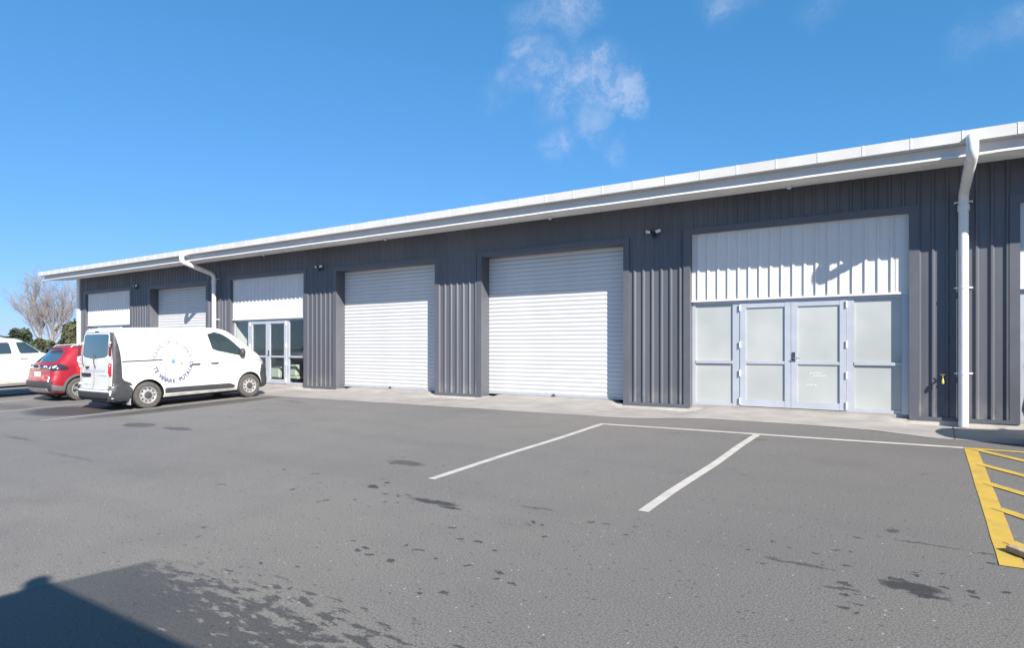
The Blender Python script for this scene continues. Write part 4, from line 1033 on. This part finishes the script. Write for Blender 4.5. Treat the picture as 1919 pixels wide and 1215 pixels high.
# ------------------------------------------------------------------ low workshop added unseen behind the camera to cast the corner shadow
T = 3.0; tip = Vector((-4.97, 1.88, -0.375)); cor = tip+Vector((1.6, -1.0, 1.18))*T
zg = g(cor.y)
S = empty('shadow_blocker', (cor.x+3, cor.y-2.5, zg), 'flat roofed workshop added unseen behind the viewpoint to shade the corner of the car park', 'blocker')
x0, y1, zt = cor.x, cor.y, cor.z
mb = MB(); pr = clad_profile(x0+0.1, x0+6, x0+.2); mb.grid([[(x, y1-0.1-d, zg) for x, d in pr], [(x, y1-0.1-d, zt-0.15) for x, d in pr]], 0, True)
mb.box(x0+0.1, x0+6, y1-5, y1-0.16, zg, zt-0.151)
mb.build('wall', M['white_clad'], S)
mb = MB(); mb.box(x0, x0+6.1, y1-5.1, y1, zt-0.15, zt); mb.build('roof', M['fascia'], S)
mb = MB(); mb.box(x0+2.0, x0+2.95, y1-0.13, y1-0.06, zg+0.02, zg+2.05); d_ = mb.build('door', M['trim'], S)
mb = MB(); mb.tube([(x0+2.85, y1-0.06, zg+1.0), (x0+2.85, y1-0.01, zg+1.0), (x0+2.74, y1-0.01, zg+1.0)], .012, 8); mb.build('handle', M['steel'], d_)
mb = MB(); mb.lathe([(.03, zt-.01), (.03, zt+.04), (.055, zt+.055), (.075, zt+.09), (.08, zt+.12), (.07, zt+.155), (.045, zt+.18), (.001, zt+.19)], (x0+.09, y1-.16, 0), n=18); mb.build('shadow_bump', M['steel'], S, smooth=50)  # dome added for the rounded bump at the shadow's corner

# ------------------------------------------------------------------ trees and hedges beyond the car park
M['bark'] = mat('pale_bark', (0.235, 0.21, 0.205), 0.9, 0, 0.2, 2)
def leafmat(name, a, b_):
    m = bpy.data.materials.new(name); m.use_nodes = True; t = m.node_tree; b = t.nodes['Principled BSDF']
    ge = N(t, 'ShaderNodeNewGeometry')
    t.links.new(mixc(t, mrange(t, noise(t, ge.outputs['Position'], 1.1, 4), .35, .68), a, b_), b.inputs['Base Color']); b.inputs['Roughness'].default_value = .7
    b.inputs['Specular IOR Level'].default_value = .2
    return m
M['leaf'] = leafmat('dark_foliage', (0.024, 0.038, 0.022), (0.075, 0.092, 0.05))
M['leaf2'] = leafmat('olive_foliage', (0.036, 0.046, 0.024), (0.10, 0.105, 0.055))
def bare_tree(loc, h):
    rng = random.Random(5)
    T_ = empty('bare_tree', loc, 'tall leafless tree with two pale trunks beyond the parked cars', 'tree')
    tr, cr = MB(), MB(); L = Vector(loc)
    def limb(p, d, ln, r, mbx, n=5, wob=.10, up=.05, sides=5):
        pts = [p]; q = p.copy(); dd = d.normalized()
        for k in range(n):
            dd = (dd+Vector((rng.uniform(-wob, wob), rng.uniform(-wob, wob), rng.uniform(-.3*wob, wob)+up))).normalized(); q = q+dd*ln/n; pts.append(q.copy())
        mbx.tube(pts, [r*(1-.72*k/n) for k in range(n+1)], sides, cap=False)
        return pts
    def off(d, a):
        ax = Vector((rng.gauss(0, 1), rng.gauss(0, 1), rng.gauss(0, .6))); ax = (ax-d*ax.dot(d)).normalized()
        return (d*math.cos(a)+ax*math.sin(a)).normalized()
    def twigs(pts, ln, r, lev):
        m_ = (9, 8, 6)[lev]
        for k in range(m_):
            i = rng.randint(1, len(pts)-1); d = (pts[i]-pts[i-1]).normalized()
            q = limb(pts[i], off(d, rng.uniform(.35, .75)), ln*rng.uniform(.6, 1.1), r, cr, 4, .14, .07, 4 if lev == 0 else 3)
            if lev < 2: twigs(q, ln*.55, r*.55, lev+1)
    for (dx, dy, r, tlean) in ((-1.25, 0, .27, -.06), (.95, .5, .33, .03)):
        t_ = limb(L+Vector((dx, dy, 0)), Vector((tlean, 0, 1)), h*.36, r, tr, 6, .05, .06, 8)
        for k in range(8):
            a = rng.uniform(0, 6.283); sp = rng.uniform(.22, .88); d = Vector((math.cos(a)*sp+dx*.14, math.sin(a)*sp, 1))
            b_ = limb(t_[rng.randint(3, 6)], d, h*rng.uniform(.42, .62), r*.40, cr, 6, .09, .05, 5)
            twigs(b_, h*.25, r*.09, 0)
    tr.build('trunk', M['bark'], T_, smooth=60); cr.build('crown', M['bark'], T_)
def shrub(name, loc, rx, rz, label, m, group=None, n=1500, seed=1, top=1.0):
    rng = random.Random(seed); T_ = empty(name, loc, label, 'tree' if 'tree' in name else 'shrub', group)
    mb = MB(); L = Vector(loc)
    lobes = [(Vector((rng.uniform(-.62, .62)*rx, rng.uniform(-.4, .4)*rx, rng.uniform(.25, .85)*rz)), rng.uniform(.28, .5)) for _ in range(11)]
    for i in range(n):
        c, s_ = rng.choice(lobes); d = Vector((rng.gauss(0, 1), rng.gauss(0, 1), rng.gauss(0, 1))).normalized()*(rng.random()**.4)
        p = L+c+Vector((d.x*rx*s_*1.25, d.y*rx*s_, d.z*rz*s_*.8)); p.z = max(p.z, L.z+.1)
        a = Vector((rng.gauss(0, 1), rng.gauss(0, 1), rng.gauss(0, 1))).normalized()*rng.uniform(.10, .30); b_ = a.orthogonal().normalized()*rng.uniform(.08, .2)
        mb.quad([p-a, p+b_, p+a, p-b_])
    mb.build('foliage', m, T_)
    mb = MB(); mb.tube([L, L+Vector((.1, 0, rz*.45)), L+Vector((.0, 0, rz*.8))], [.16, .11, .03], 8)
    for k in range(5):
        a = k*1.3; mb.tube([L+Vector((0, 0, rz*.25)), L+Vector((math.cos(a)*rx*.4, math.sin(a)*rx*.3, rz*.6))], [.06, .02], 5)
    mb.build('stem', M['bark'], T_)
def far(px, depth):      # a spot on the flat land, by bearing and distance
    a = (px-959.5)/1184.6; yaw = math.atan(775.5/1184.6)
    d = Vector((-math.sin(yaw)+math.cos(yaw)*a, math.cos(yaw)+math.sin(yaw)*a)); return (d.x*depth, d.y*depth, 0.0)
bare_tree(far(83, 82), 9.6)
GR = 'evergreen shrubs along the far boundary'
for i, (px, dep, rx, rz, nm, lab, mm) in enumerate([
        (28, 62, 1.35, 2.85, 'evergreen_shrub', 'dark rounded shrub behind the roof of the white wagon', 'leaf'),
        (80, 60, 1.85, 2.1, 'evergreen_shrub', 'low wide olive shrub at the foot of the bare tree', 'leaf2'),
        (130, 55, 1.0, 3.1, 'evergreen_shrub', 'tall narrow evergreen shrub against the corner of the warehouse', 'leaf2')]):
    shrub(nm, far(px, dep), rx, rz, lab, M[mm], GR, 2600, 11+i)
shrub('evergreen_hedge', far(-60, 75), 6, 2.2, 'low dark hedge running off the left edge beyond the white wagon', M['leaf'], None, 2500, 31)
# low pale fence at the boundary
mb = MB(); p0 = Vector(far(-40, 70)); p1 = Vector(far(150, 66)); d = (p1-p0); n = 40
fr_ = empty('boundary_fence', p0+d/2, 'low pale paling fence below the shrubs beyond the cars', 'fence')
for k in range(n):
    a = p0+d*(k/n); b_ = p0+d*((k+.86)/n); nn = Vector((-d.y, d.x, 0)).normalized()*.03
    mb.v += [tuple(v) for v in (a-nn, b_-nn, b_+nn, a+nn)]; z = 1.25+.02*math.sin(k*3)
    mb.v += [(v[0], v[1], z) for v in (a-nn, b_-nn, b_+nn, a+nn)]
    q = len(mb.v)-8
    for f in ((0, 1, 5, 4), (1, 2, 6, 5), (2, 3, 7, 6), (3, 0, 4, 7), (4, 5, 6, 7)): mb.f.append(tuple(q+i for i in f)); mb.m.append(0)
mb.build('palings', M['grime'], fr_)
mb = MB()
for z in (.35, .95):
    nn = Vector((-d.y, d.x, 0)).normalized()*.07
    mb.tube([p0+nn+Vector((0, 0, z)), p1+nn+Vector((0, 0, z))], .04, 4)
mb.build('rail', M['grime'], fr_)
